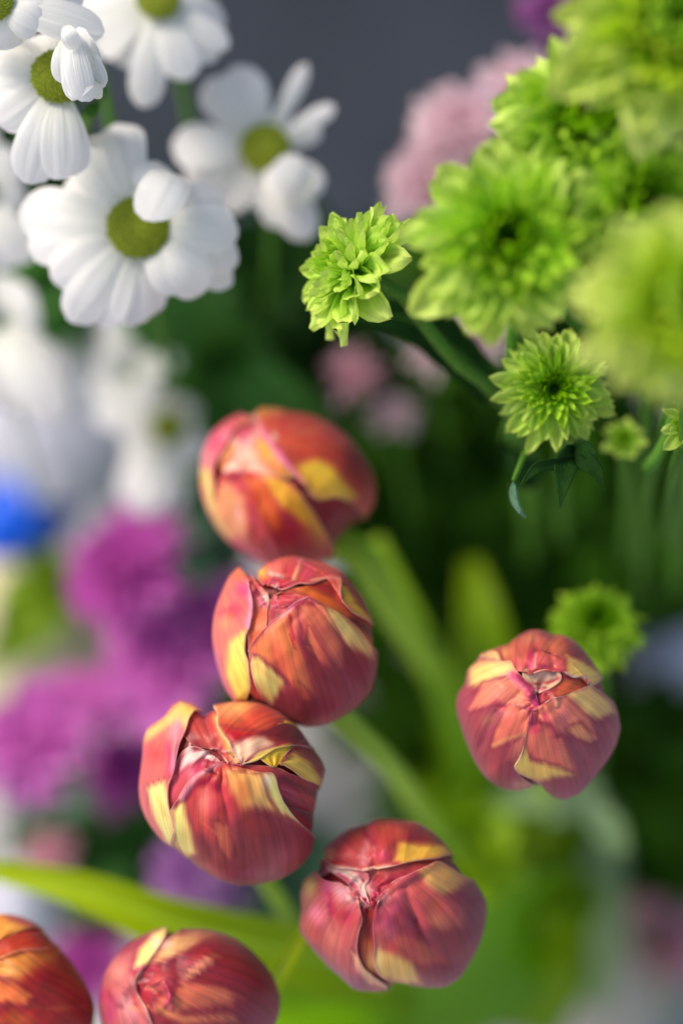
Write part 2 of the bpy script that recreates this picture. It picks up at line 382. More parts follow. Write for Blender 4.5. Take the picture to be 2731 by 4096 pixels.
# --- tulip 3 : sharpest, left of the middle
C3 = (540, 2760, .4974)
b = Bud('sharp red and yellow tulip with a yellow corner petal, touching the tulip above it', C3, (780, 830), .452,
  [(365,98),(460,120),(540,185),(640,130),(850,90),(1000,95),(1180,170),(1300,290),(1400,440),(1500,570),(1525,640),(1475,800),(1445,1000),(1425,1190),(1410,1290),(1330,1400),(1180,1500),(1020,1540),(830,1555),(700,1520),(560,1440),(460,1360),(340,1260),(230,1200),(140,1090),(60,920),(45,800),(60,640),(75,520),(80,400),(110,320),(250,220),(300,140)],
  heart=(690,580), tone=1.0, seed=3, dents=[(560,520,170,120,70),(700,560,120,90,35),(340,850,60,260,8)],
  ridges=[([(690,600),(700,800),(770,1080),(820,1300)],26,-12),([(560,650),(440,760),(380,860)],28,20),([(520,880),(560,1150),(640,1330)],34,-12),([(900,640),(980,860),(1150,1100)],40,-12),([(820,180),(960,330)],36,-12),([(180,420),(160,760)],34,-12),([(600,900),(620,1000)],70,18),([(950,720),(1000,900)],90,12),([(350,300),(310,520),(300,680)],24,18),([(660,300),(760,440),(860,560)],20,10),([(960,1200),(1010,1450)],12,-5),([(880,1200),(900,1480)],12,-5),([(1160,900),(1420,980)],14,-8),([(1180,760),(1440,880)],14,8)])
b.petal((770,585), [(640,470),(480,440),(370,330),(370,170),(480,20)], [(850,560),(900,400),(900,200),(900,0)], .93, (196,64,58), [('S',[(640,200),(800,560)],40,YEL,.8),('S',[(560,200),(700,520)],60,(200,66,64),.6),('S',[(430,320),(500,440)],30,DRK,.5)])
b.petal((690,565), [(560,470),(430,440),(320,560),(250,800),(240,1100)], [(760,620),(800,800),(800,1100)], .915, (206,70,84), [('P',[(350,640),(420,380),(460,480),(600,450),(660,560),(520,530),(400,600)],30,CRM,.95),('G',480,640,90,60,0,PNK,.7)], lift=.03)
b.petal((430,375), [(385,470),(330,610),(280,800),(260,1100)], [(465,470),(520,480),(600,600),(600,900)], .88, (236,180,176), [('G',380,650,80,100,0,ROS,.8)])
b.petal((740,575), [(820,720),(1000,900),(1200,1150),(1300,1500)], [(900,590),(1150,615),(1300,680),(1480,790),(1600,900),(1650,1200)], .935, (160,26,40), [('S',[(900,600),(1180,640)],45,(200,70,60),.9),('S',[(1180,770),(1450,900)],22,(190,66,72),.8),('S',[(1190,700),(1460,830)],24,DRK,.8),('S',[(1230,900),(1430,1040)],40,(96,14,28),.8),('S',[(1200,830),(1440,960)],16,(176,54,64),.6)], bumps=1)
b.petal((1170,590), [(1260,640),(1370,720),(1480,795),(1600,860),(1700,1000)], [(1200,520),(1280,440),(1400,380),(1500,250)], .975, (140,40,36), [('P',[(1165,590),(1280,500),(1400,570),(1500,720),(1480,810),(1300,690)],50,(240,196,80),1),('S',[(1340,500),(1500,620)],30,(170,90,60),.5)])
b.petal((1115,612), [(1010,545),(960,480),(1050,300)], [(1165,590),(1210,510),(1300,440),(1350,300)], .985, (238,190,30), [('S',[(1050,540),(1200,480)],20,(250,214,90),.6)], lift=.0, n=40, m=30)
b.petal((860,590), [(800,520),(770,450),(735,395),(675,335),(655,250),(660,190),(632,140),(640,40),(700,-100)], [(950,568),(1010,545),(1120,480),(1250,452),(1420,470),(1560,430),(1700,300)], 1.0, (206,66,40),
  [('G',800,140,170,70,-10,(240,186,96),.95),('G',760,190,110,50,0,PEA,.6),('P',[(690,300),(850,330),(1000,340),(900,400),(800,430),(720,360)],50,(190,10,40),.9),
   ('P',[(760,440),(900,390),(1040,360),(1150,470),(1000,560),(860,600),(790,520)],45,(246,200,160),.95),('P',[(900,590),(1000,500),(1250,420),(1290,470),(1010,560)],30,(250,212,80),.9),('P',[(980,350),(1150,250),(1330,300),(1450,480),(1250,440),(1060,380)],60,(110,20,34),.95),('G',1000,240,110,60,20,(224,92,50),.8),('S',[(640,150),(665,300),(760,430)],20,(248,206,130),.9)], lift=.03)
b.petal((400,100), [(330,120),(200,200),(40,330),(-80,560),(-100,900),(60,1300),(300,1500)], [(470,115),(535,185),(430,290),(375,420),(340,560),(315,690),(285,760),(280,900),(325,1060),(335,1150),(320,1200),(342,1262),(420,1480)], 1.0, (226,96,92),
  [('G',150,850,120,110,0,ROS,.6),('P',[(250,210),(370,90),(540,190),(420,300),(280,300),(100,420),(80,340)],60,(246,214,116),.95),('G',330,320,50,90,20,LPK,.8),('G',180,520,90,70,0,(216,60,70),.7),('S',[(270,440),(300,560),(290,680)],26,PNK,.8),('S',[(360,280),(340,440),(310,640)],20,(240,150,170),.8),
   ('P',[(110,780),(250,730),(290,950),(335,1150),(345,1280),(240,1200),(170,1050)],50,(255,236,134),1),('S',[(200,860),(250,1000)],22,(226,180,90),.5),('S',[(70,800),(120,1000),(230,1180)],24,(214,96,96),.8),('G',420,170,60,40,0,(244,206,90),.8)], lift=.02)
b.petal((690,583), [(560,640),(440,740),(370,850),(295,970),(330,1090),(306,1170),(340,1262),(450,1420)], [(850,632),(1000,662),(1108,670),(1150,800),(1225,950),(1330,1070),(1430,1190),(1500,1350)], 1.0, (150,36,44),
  [('P',[(560,640),(700,590),(820,650),(900,900),(780,1060),(640,1200),(480,1130),(400,950),(370,850)],90,(206,58,50),.95),('G',570,890,70,110,0,(240,120,110),.85),('G',450,830,60,60,0,(206,40,50),.5),('S',[(400,860),(480,760),(600,720),(680,800)],34,(176,14,48),.85),
   ('P',[(310,960),(400,880),(420,1000),(470,1150),(500,1300),(430,1330),(330,1230)],50,(254,230,124),1),('S',[(380,860),(500,690),(680,600)],24,(232,150,160),.85),
   ('P',[(730,640),(900,650),(1110,670),(1180,850),(1280,1000),(1300,1060),(1120,960),(980,940),(860,930),(770,800)],70,(248,182,94),1),('P',[(1040,680),(1110,670),(1200,880),(1300,1040),(1180,980),(1080,840)],40,(254,226,124),.9),('G',1060,720,40,60,0,CRM,.7),('G',860,800,60,140,-10,(230,116,50),.7),
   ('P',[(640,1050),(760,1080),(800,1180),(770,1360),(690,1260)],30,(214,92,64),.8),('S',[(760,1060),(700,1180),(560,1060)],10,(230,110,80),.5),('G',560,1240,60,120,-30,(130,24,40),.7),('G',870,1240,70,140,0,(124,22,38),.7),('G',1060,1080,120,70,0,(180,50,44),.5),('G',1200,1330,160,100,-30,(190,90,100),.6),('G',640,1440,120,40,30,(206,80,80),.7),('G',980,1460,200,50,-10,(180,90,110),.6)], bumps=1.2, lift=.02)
b.build([(300, 930, .62), (370, 1000, .85), (400, 1010, 1.1)])

# --- tulip 2
C2 = (800, 2180, .4719)
b = Bud('orange and red tulip with a folded top petal, leaning on the tulip below it', C2, (800, 830), .458,
  [(330,200),(420,250),(450,330),(490,250),(560,160),(680,110),(800,90),(920,120),(1060,150),(1200,220),(1300,340),(1400,480),(1450,640),(1475,850),(1475,1100),(1440,1230),(1300,1380),(1150,1470),(1020,1520),(900,1530),(800,1500),(700,1440),(560,1370),(420,1310),(300,1320),(220,1200),(170,1050),(130,880),(120,700),(150,530),(200,400),(260,270)],
  heart=(600,400), crump=150, seed=5, dents=[(560,520,120,130,60),(700,420,200,60,40),(430,900,30,200,6)],
  ridges=[([(770,640),(760,750),(800,900)],40,-5),([(900,700),(1000,1000),(1240,1250)],44,-14),([(620,900),(760,1150)],36,-12),([(260,420),(240,760)],34,-12),([(700,800),(850,1000)],60,10),([(1180,300),(1200,460),(1300,580)],22,18),([(430,330),(440,520),(420,700)],26,16),([(160,560),(300,510)],14,-8),([(740,140),(720,260)],20,-10),([(850,150),(800,290)],16,10),([(1000,560),(1250,1050)],40,8)])
b.petal((700,360), [(600,450),(560,600),(560,900),(700,1200)], [(900,330),(1150,280),(1350,480),(1480,680),(1600,900),(1500,1300)], .925, (214,92,24), [('P',[(950,330),(1150,280),(1200,420),(1100,400),(1000,360)],40,(150,16,24),.9),('S',[(1180,440),(1440,680)],50,(190,50,30),.9),('S',[(1300,620),(1480,760)],30,(110,10,20),.9),('P',[(580,450),(760,370),(900,430),(700,560),(590,660)],40,(196,56,80),.9),('S',[(600,470),(860,450)],10,(236,140,130),.5),('G',640,600,60,60,0,DRK,.5)])
b.petal((600,450), [(575,540),(580,650),(620,800)], [(700,400),(800,400),(900,440),(860,700)], .89, (200,60,84), [('S',[(620,400),(570,540),(585,660)],16,CRM,.9),('S',[(620,620),(760,540)],14,DRK,.7),('S',[(640,520),(820,470)],9,(236,150,160),.6)], lift=.02, n=50, m=40)
b.petal((570,400), [(500,330),(430,300),(420,500),(400,800),(420,1100)], [(590,470),(572,560),(570,650),(560,900),(600,1200)], .945, (226,86,70), [('G',540,450,60,70,0,CRM,.95),('G',450,380,50,60,0,PNK,.5),('P',[(430,600),(570,560),(560,700),(430,860)],60,(232,106,50),.9)], lift=.03)
b.petal((640,350), [(590,335),(530,335),(492,255),(530,120),(700,-60)], [(690,378),(760,362),(850,325),(950,332),(1060,292),(1178,288),(1188,430),(1240,530),(1330,600),(1440,658),(1560,700),(1700,760)], .995, (206,70,60),
  [('G',620,200,110,60,-20,(240,130,110),.8),('G',520,230,50,60,0,(244,196,80),.9),('G',740,210,60,60,0,(200,40,70),.6),('S',[(870,110),(820,220),(790,290)],16,(244,190,130),.9),('S',[(600,240),(700,270)],20,CRM,.7),('P',[(640,290),(760,300),(760,350),(680,360)],20,(190,20,50),.8),('G',900,240,60,60,0,(224,60,110),.6),('S',[(940,300),(1100,280),(1180,300),(1190,430)],14,(246,160,130),.9),('G',900,150,100,40,20,(170,36,60),.7),
   ('P',[(1190,330),(1260,360),(1380,520),(1440,650),(1330,600),(1220,500)],40,(242,190,50),.95),('G',1180,230,110,50,40,(200,66,44),.7),('P',[(1230,250),(1330,370),(1430,560),(1340,480)],40,(140,40,40),.7),('S',[(650,330),(620,390)],18,CRM,.8)], lift=.035)
b.petal((370,205), [(310,210),(220,290),(100,480),(10,700),(20,1050),(150,1350)], [(410,250),(432,320),(445,450),(452,560),(430,700),(402,760),(392,900),(422,990),(432,1100),(440,1200),(420,1310),(480,1500)], 1.0, (232,116,100),
  [('G',350,260,80,60,0,(238,124,70),.8),('G',370,390,70,60,60,(226,50,120),.7),('G',310,560,110,60,-20,(214,56,70),.8),('S',[(160,590),(300,520)],14,(196,60,90),.8),('S',[(430,330),(445,540),(410,690)],22,(240,130,170),.8),('G',220,660,60,60,0,PEA,.8),
   ('P',[(270,820),(400,720),(395,900),(430,1050),(430,1320),(300,1320),(230,1100),(240,950)],60,(255,230,98),1),('G',320,880,60,80,0,(252,230,110),.7),('S',[(150,900),(190,1100),(290,1300)],30,(222,110,130),.9)], lift=.02)
b.petal((915,438), [(800,490),(700,580),(600,660),(500,760),(412,895),(455,935),(440,1010),(462,1130),(520,1260),(620,1370),(780,1540)], [(1060,510),(1200,600),(1330,715),(1420,830),(1500,960),(1600,1200),(1500,1500)], 1.0, (160,40,50),
  [('P',[(420,900),(560,720),(760,540),(830,560),(820,800),(960,1250),(820,1200),(620,1010),(470,920)],50,(232,118,62),1),('G',850,620,90,120,0,(216,84,84),.8),('G',700,1000,110,90,40,(226,84,60),.6),
   ('P',[(990,500),(1150,560),(1330,720),(1450,860),(1450,960),(1230,840),(1080,680)],60,(250,202,110),1),('P',[(840,520),(1030,520),(1200,850),(1210,1020),(1160,1060),(1040,900),(880,800)],40,(222,104,72),.9),('P',[(930,700),(1010,860),(1130,1040),(1060,1010),(900,860)],40,(236,140,70),.6),
   ('P',[(440,950),(500,950),(620,1060),(720,1150),(680,1200),(620,1340),(520,1240),(450,1120)],40,(254,226,118),1),('S',[(480,1000),(700,1200)],30,(236,170,90),.5),('S',[(758,600),(775,700),(800,800)],16,(170,10,30),.8),('S',[(760,760),(800,880)],8,(190,20,30),.8),('S',[(690,600),(770,540)],22,(240,200,190),.8),('S',[(560,690),(700,570),(890,450)],20,(214,60,110),.8),
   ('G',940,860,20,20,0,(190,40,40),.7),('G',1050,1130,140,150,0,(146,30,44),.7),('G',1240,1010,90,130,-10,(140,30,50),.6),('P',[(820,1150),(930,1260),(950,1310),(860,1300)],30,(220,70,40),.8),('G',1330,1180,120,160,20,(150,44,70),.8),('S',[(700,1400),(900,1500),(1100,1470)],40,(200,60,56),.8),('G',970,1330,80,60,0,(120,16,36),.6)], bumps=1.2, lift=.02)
b.build([(385, 760, .55), (420, 810, .66), (480, 890, .9), (480, 920, 1.15)], rad=.0048)

# --- tulip 1 (upper, blurred)
C1 = (780, 1600, .4847)
b = Bud('topmost blurred orange tulip with golden inner petals, above the row of tulips', C1, (740, 720), .508,
  [(500,90),(620,75),(800,110),(1000,150),(1200,260),(1350,430),(1430,560),(1480,720),(1470,850),(1400,960),(1290,1030),(1200,1130),(1150,1200),(1120,1290),(900,1350),(700,1370),(560,1340),(430,1260),(280,1150),(200,1050),(100,880),(55,700),(60,520),(80,400),(150,270),(280,160),(400,110)],
  heart=(320,560), seed=8, dents=[(400,420,160,150,60),(200,520,50,110,30)], ridges=[([(560,260),(700,470),(920,700)],30,18),([(420,640),(700,1280)],24,10),([(900,850),(1120,1250)],30,-8),([(1000,300),(1300,450)],50,10)])
b.petal((900,690), [(920,900),(1000,1100),(1100,1300)], [(1100,760),(1300,840),(1450,950),(1500,1200)], .93, (140,14,26), [('G',1150,850,80,40,0,(176,20,30),.5)])
b.petal((280,610), [(200,560),(180,480),(250,350),(350,150),(420,0)], [(480,600),(800,640),(850,500),(640,300),(600,100)], .93, (236,180,150),
  [('G',400,250,120,60,-20,(190,30,50),.9),('G',390,300,40,50,0,(214,60,120),.6),('P',[(480,350),(560,300),(700,500),(860,680),(700,620),(560,500)],50,(226,150,30),.95),('G',640,540,120,60,40,(226,120,50),.7),('S',[(200,560),(290,380)],28,(206,90,0),.95),('S',[(210,600),(290,520)],18,CRM,.9),('G',170,590,30,40,0,(150,30,10),.8),('S',[(340,340),(340,460)],12,CRM,.8)])
b.petal((440,150), [(330,110),(200,160),(60,300),(-40,520),(-40,800),(80,1000)], [(500,180),(440,190),(340,240),(260,370),(160,560),(160,650),(170,720),(150,860),(220,1100)], .99, (232,96,110),
  [('G',180,340,70,60,0,(236,70,110),.7),('G',420,190,70,30,10,(214,110,30),.8),('S',[(90,600),(130,760),(160,900)],50,(250,222,110),1),('G',250,290,60,40,-40,LPK,.5),('G',110,480,40,70,0,(240,160,160),.7)], lift=.02)
b.petal((290,590), [(225,635),(195,740),(160,860),(150,930),(230,1100),(350,1350)], [(460,590),(620,620),(740,660),(850,750),(960,900),(1060,1070),(1140,1230),(1180,1400)], 1.0, (196,50,54),
  [('S',[(260,640),(360,600),(500,610)],36,(206,40,50),.9),('P',[(560,620),(720,650),(850,760),(960,900),(1100,1140),(1000,1100),(880,1000),(720,880),(620,760)],60,(244,176,40),1),('P',[(420,640),(560,640),(640,800),(720,1000),(700,1100),(620,1040),(500,850)],60,(232,100,30),.95),
   ('P',[(190,700),(300,680),(420,800),(440,1050),(430,1180),(300,1100),(200,980)],70,(246,160,100),.95),('S',[(170,850),(200,1000),(300,1130)],34,(250,210,110),.9),('G',370,940,40,100,-10,(248,180,160),.8),('G',340,700,30,60,0,(226,70,100),.6),('G',1000,1130,130,60,50,(220,140,60),.7),('G',770,1110,80,100,-30,(180,14,30),.8),('S',[(330,1180),(600,1330)],60,(232,90,110),.9),('S',[(480,980),(680,1300)],24,(214,80,100),.7),('G',880,1260,150,60,-10,(170,34,50),.7)], lift=.02)
b.petal((500,150), [(560,290),(640,420),(700,500),(790,590),(880,680),(925,730),(950,790),(1020,825),(1150,802),(1280,850),(1340,910),(1380,1000),(1350,1150)], [(560,70),(640,20),(900,20),(1250,80),(1600,500),(1750,900)], 1.0, (196,66,44),
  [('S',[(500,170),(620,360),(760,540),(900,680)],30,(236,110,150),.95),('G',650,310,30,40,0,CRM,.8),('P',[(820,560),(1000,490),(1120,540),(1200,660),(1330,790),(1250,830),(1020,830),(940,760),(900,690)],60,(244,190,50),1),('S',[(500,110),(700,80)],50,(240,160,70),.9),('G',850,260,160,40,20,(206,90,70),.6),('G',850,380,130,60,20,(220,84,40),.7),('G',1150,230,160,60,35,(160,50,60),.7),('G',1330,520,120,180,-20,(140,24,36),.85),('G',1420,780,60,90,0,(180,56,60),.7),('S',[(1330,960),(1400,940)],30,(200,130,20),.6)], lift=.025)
b.build([(350, 545, .53), (395, 615, .62), (450, 705, .76), (490, 800, .95), (500, 860, 1.2)], rad=.0062)

# --- tulip 5
C5 = (1160, 3230, .523)
b = Bud('wine red tulip with cream swirled heart, lowest of those wholly in view', C5, (790, 740), .462,
  [(580,125),(660,85),(850,95),(980,110),(1060,160),(1170,260),(1240,370),(1330,500),(1400,580),(1490,730),(1480,880),(1430,1050),(1360,1180),(1290,1290),(1180,1360),(1050,1360),(900,1330),(800,1360),(650,1390),(500,1380),(400,1290),(250,1150),(140,1020),(80,930),(100,780),(90,660),(120,560),(200,500),(235,450),(222,395),(270,380),(260,320),(330,250),(430,170)],
  heart=(590,640), tone=.95, seed=11, dents=[(560,560,180,110,70),(600,950,45,160,30),(400,420,200,50,20)], ridges=[([(300,470),(460,530),(560,640)],24,16),([(700,680),(860,560),(1100,440)],26,14),([(780,720),(900,860),(1060,940)],40,14),([(580,180),(600,330)],28,-14),([(440,250),(400,330)],60,16),([(740,260),(700,380)],50,14),([(300,640),(330,800)],30,-12),([(200,780),(230,880)],50,14),([(960,860),(990,950)],26,-20),([(880,620),(960,860),(1160,1180)],36,-18),([(1060,560),(1260,820)],40,14),([(760,1000),(1000,1180)],40,-12),([(320,760),(380,1000),(480,1230)],34,-16),([(700,120),(640,430)],26,-12),([(900,180),(860,400)],30,10)])
b.petal((620,740), [(560,600),(400,500),(500,420)], [(740,700),(1100,560),(1340,540),(1420,460),(1500,420)], .93, (180,40,56), [('S',[(460,500),(720,470),(1100,400)],34,(206,90,60),.8),('G',680,640,80,70,-50,(176,16,50),.7),('G',1260,430,100,60,30,(130,30,40),.9),('G',560,620,70,60,0,CRM,.9)])
b.petal((600,750), [(420,560),(300,480),(222,395),(150,350)], [(560,600),(600,520),(450,430),(300,380)], .95, (226,110,120), [('S',[(300,450),(450,500),(580,620)],34,(240,214,190),.95),('S',[(360,500),(470,590)],14,(200,40,90),.7),('G',250,420,50,50,0,(196,60,56),.8),('G',570,640,50,70,0,CRM,.8)], lift=.03)
b.petal((600,700), [(450,720),(400,1000),(480,1400)], [(790,720),(800,1000),(780,1400)], .93, (150,24,26), [('G',580,1040,50,60,0,(190,80,20),.9),('G',620,1180,60,120,0,(232,170,90),.9)], bumps=.2)
b.petal((560,475), [(450,460),(350,450),(272,385),(240,320),(320,140),(500,-80)], [(640,465),(800,442),(950,405),(1100,392),(1170,375),(1242,372),(1330,330),(1450,250)], .995, (196,64,56),
  [('G',430,330,90,80,0,(226,80,80),.9),('G',300,350,40,50,0,PEA,.8),('G',400,420,80,30,0,(190,30,60),.7),('S',[(590,260),(560,420)],34,(224,130,130),.8),('G',690,370,90,50,0,(214,60,96),.8),('P',[(830,260),(1000,250),(1180,280),(1240,370),(1050,395),(880,430),(800,400)],50,(242,186,60),1),('P',[(870,130),(1000,110),(1120,200),(1170,260),(1000,270),(890,240)],30,(136,30,40),1),('S',[(560,160),(600,220),(640,270)],22,(160,20,50),.8),('S',[(360,455),(560,480),(760,450)],18,(244,190,160),.9),('G',760,180,110,60,0,(200,76,50),.7),('S',[(600,100),(900,100)],24,(150,44,50),.8)], lift=.03)
b.petal((520,660), [(400,580),(290,560),(215,500),(150,510),(60,560),(-50,750),(-30,1000),(200,1350)], [(540,760),(555,850),(530,960),(520,1080),(560,1200),(660,1290),(740,1350),(760,1500)], 1.0, (206,84,84),
  [('G',160,600,60,100,15,(248,210,110),1),('G',290,600,50,90,10,(224,60,130),.6),('G',200,810,60,70,0,(240,130,150),.9),('S',[(300,660),(330,800)],30,(190,20,70),.8),('G',400,650,90,60,40,(232,170,180),.8),('G',430,830,80,60,20,(190,30,60),.8),('G',340,980,60,130,-20,(226,120,100),.9),('P',[(480,1090),(540,1150),(640,1270),(760,1360),(600,1330),(520,1240)],40,(236,186,130),.9),('P',[(100,940),(250,1100),(420,1260),(520,1250),(640,1400),(450,1400),(240,1200),(90,1020)],60,(150,60,92),.85),('G',170,960,60,60,0,(216,90,60),.6)], lift=.02)
b.petal((680,690), [(655,780),(640,900),(645,1050),(640,1180),(700,1280),(860,1325),(960,1360),(1000,1480)], [(720,640),(790,560),(900,520),(1050,450),(1130,418),(1240,480),(1340,540),(1450,600),(1600,800)], 1.0, (156,40,56),
  [('P',[(800,560),(1000,520),(1150,640),(1350,780),(1320,900),(1180,920),(1000,870),(840,720),(720,650)],70,(206,84,74),.95),('P',[(980,480),(1130,418),(1260,490),(1380,560),(1250,640),(1150,660),(1040,580)],60,(238,180,90),1),('S',[(880,560),(820,720),(700,900)],44,(214,84,110),.6),('G',720,700,40,60,30,(226,150,140),.7),
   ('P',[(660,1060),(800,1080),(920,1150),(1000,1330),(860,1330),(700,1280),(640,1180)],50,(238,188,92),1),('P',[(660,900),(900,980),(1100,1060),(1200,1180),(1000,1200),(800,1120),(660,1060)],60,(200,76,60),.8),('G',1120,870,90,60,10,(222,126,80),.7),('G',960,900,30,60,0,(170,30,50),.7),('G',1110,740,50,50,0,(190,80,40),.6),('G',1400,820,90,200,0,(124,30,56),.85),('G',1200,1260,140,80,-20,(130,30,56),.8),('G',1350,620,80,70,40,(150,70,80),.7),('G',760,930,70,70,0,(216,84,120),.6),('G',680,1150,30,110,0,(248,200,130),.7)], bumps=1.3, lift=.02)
b.build([(380, 990, .62), (400, 1060, .85), (410, 1040, 1.1)])

# --- tulip 4 (right)
C4 = (1780, 2280, .4847)
b = Bud('dusky red tulip standing apart on the right, in front of the blurred green button bloom', C4, (760, 1180), .456,
  [(700,490),(790,490),(880,530),(980,535),(1080,590),(1160,680),(1230,780),(1290,900),(1330,1020),(1390,1130),(1430,1300),(1390,1450),(1300,1600),(1200,1720),(1100,1830),(980,1880),(900,1860),(820,1790),(700,1780),(600,1810),(480,1800),(350,1720),(270,1610),(200,1460),(140,1300),(95,1130),(110,1020),(170,940),(200,820),(280,750),(290,700),(400,650),(520,610),(600,540)],
  heart=(760,1060), tone=.97, seed=17, dents=[(800,940,160,90,60),(760,1150,60,80,20),(680,1740,60,60,30)], ridges=[([(580,880),(680,1000),(770,1140)],28,16),([(860,1280),(930,1370),(1010,1310)],24,-12),([(820,1150),(900,1250)],50,14),([(740,560),(745,700)],22,-14),([(1000,1300),(1080,1240)],30,8),([(400,1100),(520,1140)],30,-8),([(480,1240),(560,1300)],60,12),([(620,1000),(420,1180),(300,1450)],34,-16),([(1000,1330),(1120,1560),(1180,1700)],30,-14),([(980,1120),(1200,1300)],44,14),([(860,620),(900,840)],26,-14),([(560,640),(640,800)],30,12),([(330,860),(480,960)],40,12),([(1080,1480),(1250,1640)],14,-6)])
b.petal((780,1110), [(700,1000),(600,900),(700,800)], [(900,1060),(1050,1000),(1200,980),(1330,1000),(1350,850)], .93, (196,66,66), [('P',[(930,900),(1180,880),(1200,960),(1050,1010),(930,1040)],30,(206,90,44),.95),('G',1290,980,60,50,40,(140,40,60),.9),('S',[(790,1040),(780,1110)],24,(190,40,60),.7)])
b.petal((770,1005), [(720,960),(640,880),(640,760)], [(880,960),(965,885),(900,780)], .955, (236,190,140), [('S',[(730,935),(870,915),(950,880)],14,(180,30,50),.9),('S',[(700,850),(900,860)],30,(240,190,170),.7)], n=40, m=30, lift=.03)
b.petal((720,1790), [(600,1750),(560,1600)], [(830,1790),(860,1600)], .93, (140,50,70), n=30, m=24)
b.petal((720,850), [(640,845),(580,835),(550,790),(465,750),(380,742),(288,722),(240,640),(400,450),(600,300)], [(820,822),(900,840),(980,850),(1060,890),(1160,882),(1192,962),(1285,905),(1370,860),(1450,780)], .995, (196,84,66),
  [('G',730,560,110,50,0,(210,120,90),.8),('G',480,680,90,50,-20,(226,150,90),.8),('P',[(290,715),(370,650),(430,680),(460,745),(400,742)],20,(244,200,130),.9),('P',[(560,760),(720,690),(980,700),(1000,850),(820,830),(700,830),(600,840)],60,(226,90,90),.9),('S',[(700,680),(690,800)],24,(190,30,80),.8),('S',[(745,680),(735,800)],9,(240,160,160),.8),('S',[(770,780),(970,840)],16,(180,40,70),.7),('G',750,660,26,22,0,(130,20,40),.8),
   ('P',[(1000,700),(1150,740),(1240,820),(1290,900),(1195,960),(1160,880),(1060,890),(1010,850)],40,(242,196,100),1),('P',[(1020,570),(1140,660),(1240,790),(1150,740),(1030,680)],40,(136,48,54),.9),('G',900,640,90,60,0,(206,110,70),.7),('S',[(800,510),(880,560)],30,(140,50,60),.7),('S',[(600,540),(720,490)],24,(150,60,70),.7),('S',[(1010,860),(1100,895),(1170,880),(1190,950)],10,CRM,.8)], lift=.03)
b.petal((775,1140), [(760,1060),(720,950),(620,870),(575,810),(545,755),(470,762),(380,745),(280,745),(140,800),(0,1000),(0,1300),(150,1700),(300,1900)], [(720,1175),(690,1260),(670,1400),(640,1520),(600,1640),(690,1740),(720,1760),(720,1900)], .985, (168,62,76),
  [('P',[(200,800),(300,750),(545,755),(620,860),(480,880),(330,960),(200,950)],60,(244,206,120),1),('P',[(190,1150),(320,940),(500,900),(620,900),(760,1110),(660,1180),(500,1130),(420,1080),(250,1150)],34,(234,130,100),1),('S',[(560,860),(680,980),(765,1130)],30,(206,40,100),.85),('S',[(520,860),(660,980)],20,(240,130,150),.7),
   ('P',[(430,1130),(560,1130),(700,1170),(680,1330),(560,1400),(400,1460),(420,1320),(490,1200)],34,(228,110,84),1),('S',[(400,1440),(500,1390),(660,1350)],16,(238,170,100),.8),('S',[(430,1080),(490,1150)],20,(196,50,80),.7),('G',380,1230,80,60,-20,(186,110,80),.7),('P',[(560,1420),(650,1370),(600,1600),(520,1560)],50,(200,120,80),.6),('G',620,1760,80,40,0,(220,150,110),.8),('G',500,1540,90,140,0,(150,44,58),.5),('G',180,1080,60,90,0,(180,80,96),.6),('G',380,1660,80,70,0,(206,80,84),.7)], lift=.02)
b.petal((715,1160), [(690,1260),(660,1340),(630,1480),(600,1560),(570,1620),(640,1680),(760,1735),(850,1820),(920,1960)], [(800,1105),(880,1055),(960,1042),(1100,985),(1180,960),(1260,1000),(1360,1080),(1470,1180),(1600,1400)], 1.0, (158,48,70),
  [('P',[(720,1160),(880,1060),(1060,1020),(1180,1200),(1240,1380),(1190,1420),(1050,1350),(930,1370),(800,1260)],40,(226,120,92),1),('P',[(1000,1030),(1180,960),(1340,1080),(1390,1180),(1240,1230),(1150,1180),(1080,1100)],50,(242,196,110),1),('P',[(690,1280),(850,1270),(960,1380),(1060,1620),(1060,1660),(880,1600),(720,1540),(640,1480)],36,(224,106,84),1),
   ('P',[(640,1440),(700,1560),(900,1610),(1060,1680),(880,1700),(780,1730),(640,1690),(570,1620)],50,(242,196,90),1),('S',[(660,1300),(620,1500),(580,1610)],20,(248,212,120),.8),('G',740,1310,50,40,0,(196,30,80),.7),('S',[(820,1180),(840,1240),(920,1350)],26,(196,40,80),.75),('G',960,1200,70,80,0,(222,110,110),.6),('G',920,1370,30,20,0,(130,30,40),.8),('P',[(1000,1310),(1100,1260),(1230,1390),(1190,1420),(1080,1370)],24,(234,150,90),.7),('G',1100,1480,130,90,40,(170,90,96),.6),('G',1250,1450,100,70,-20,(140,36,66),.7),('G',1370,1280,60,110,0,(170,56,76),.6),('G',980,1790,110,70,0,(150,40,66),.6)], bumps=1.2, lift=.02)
b.build([(548, 778, .6), (540, 810, .85), (520, 850, 1.15)])

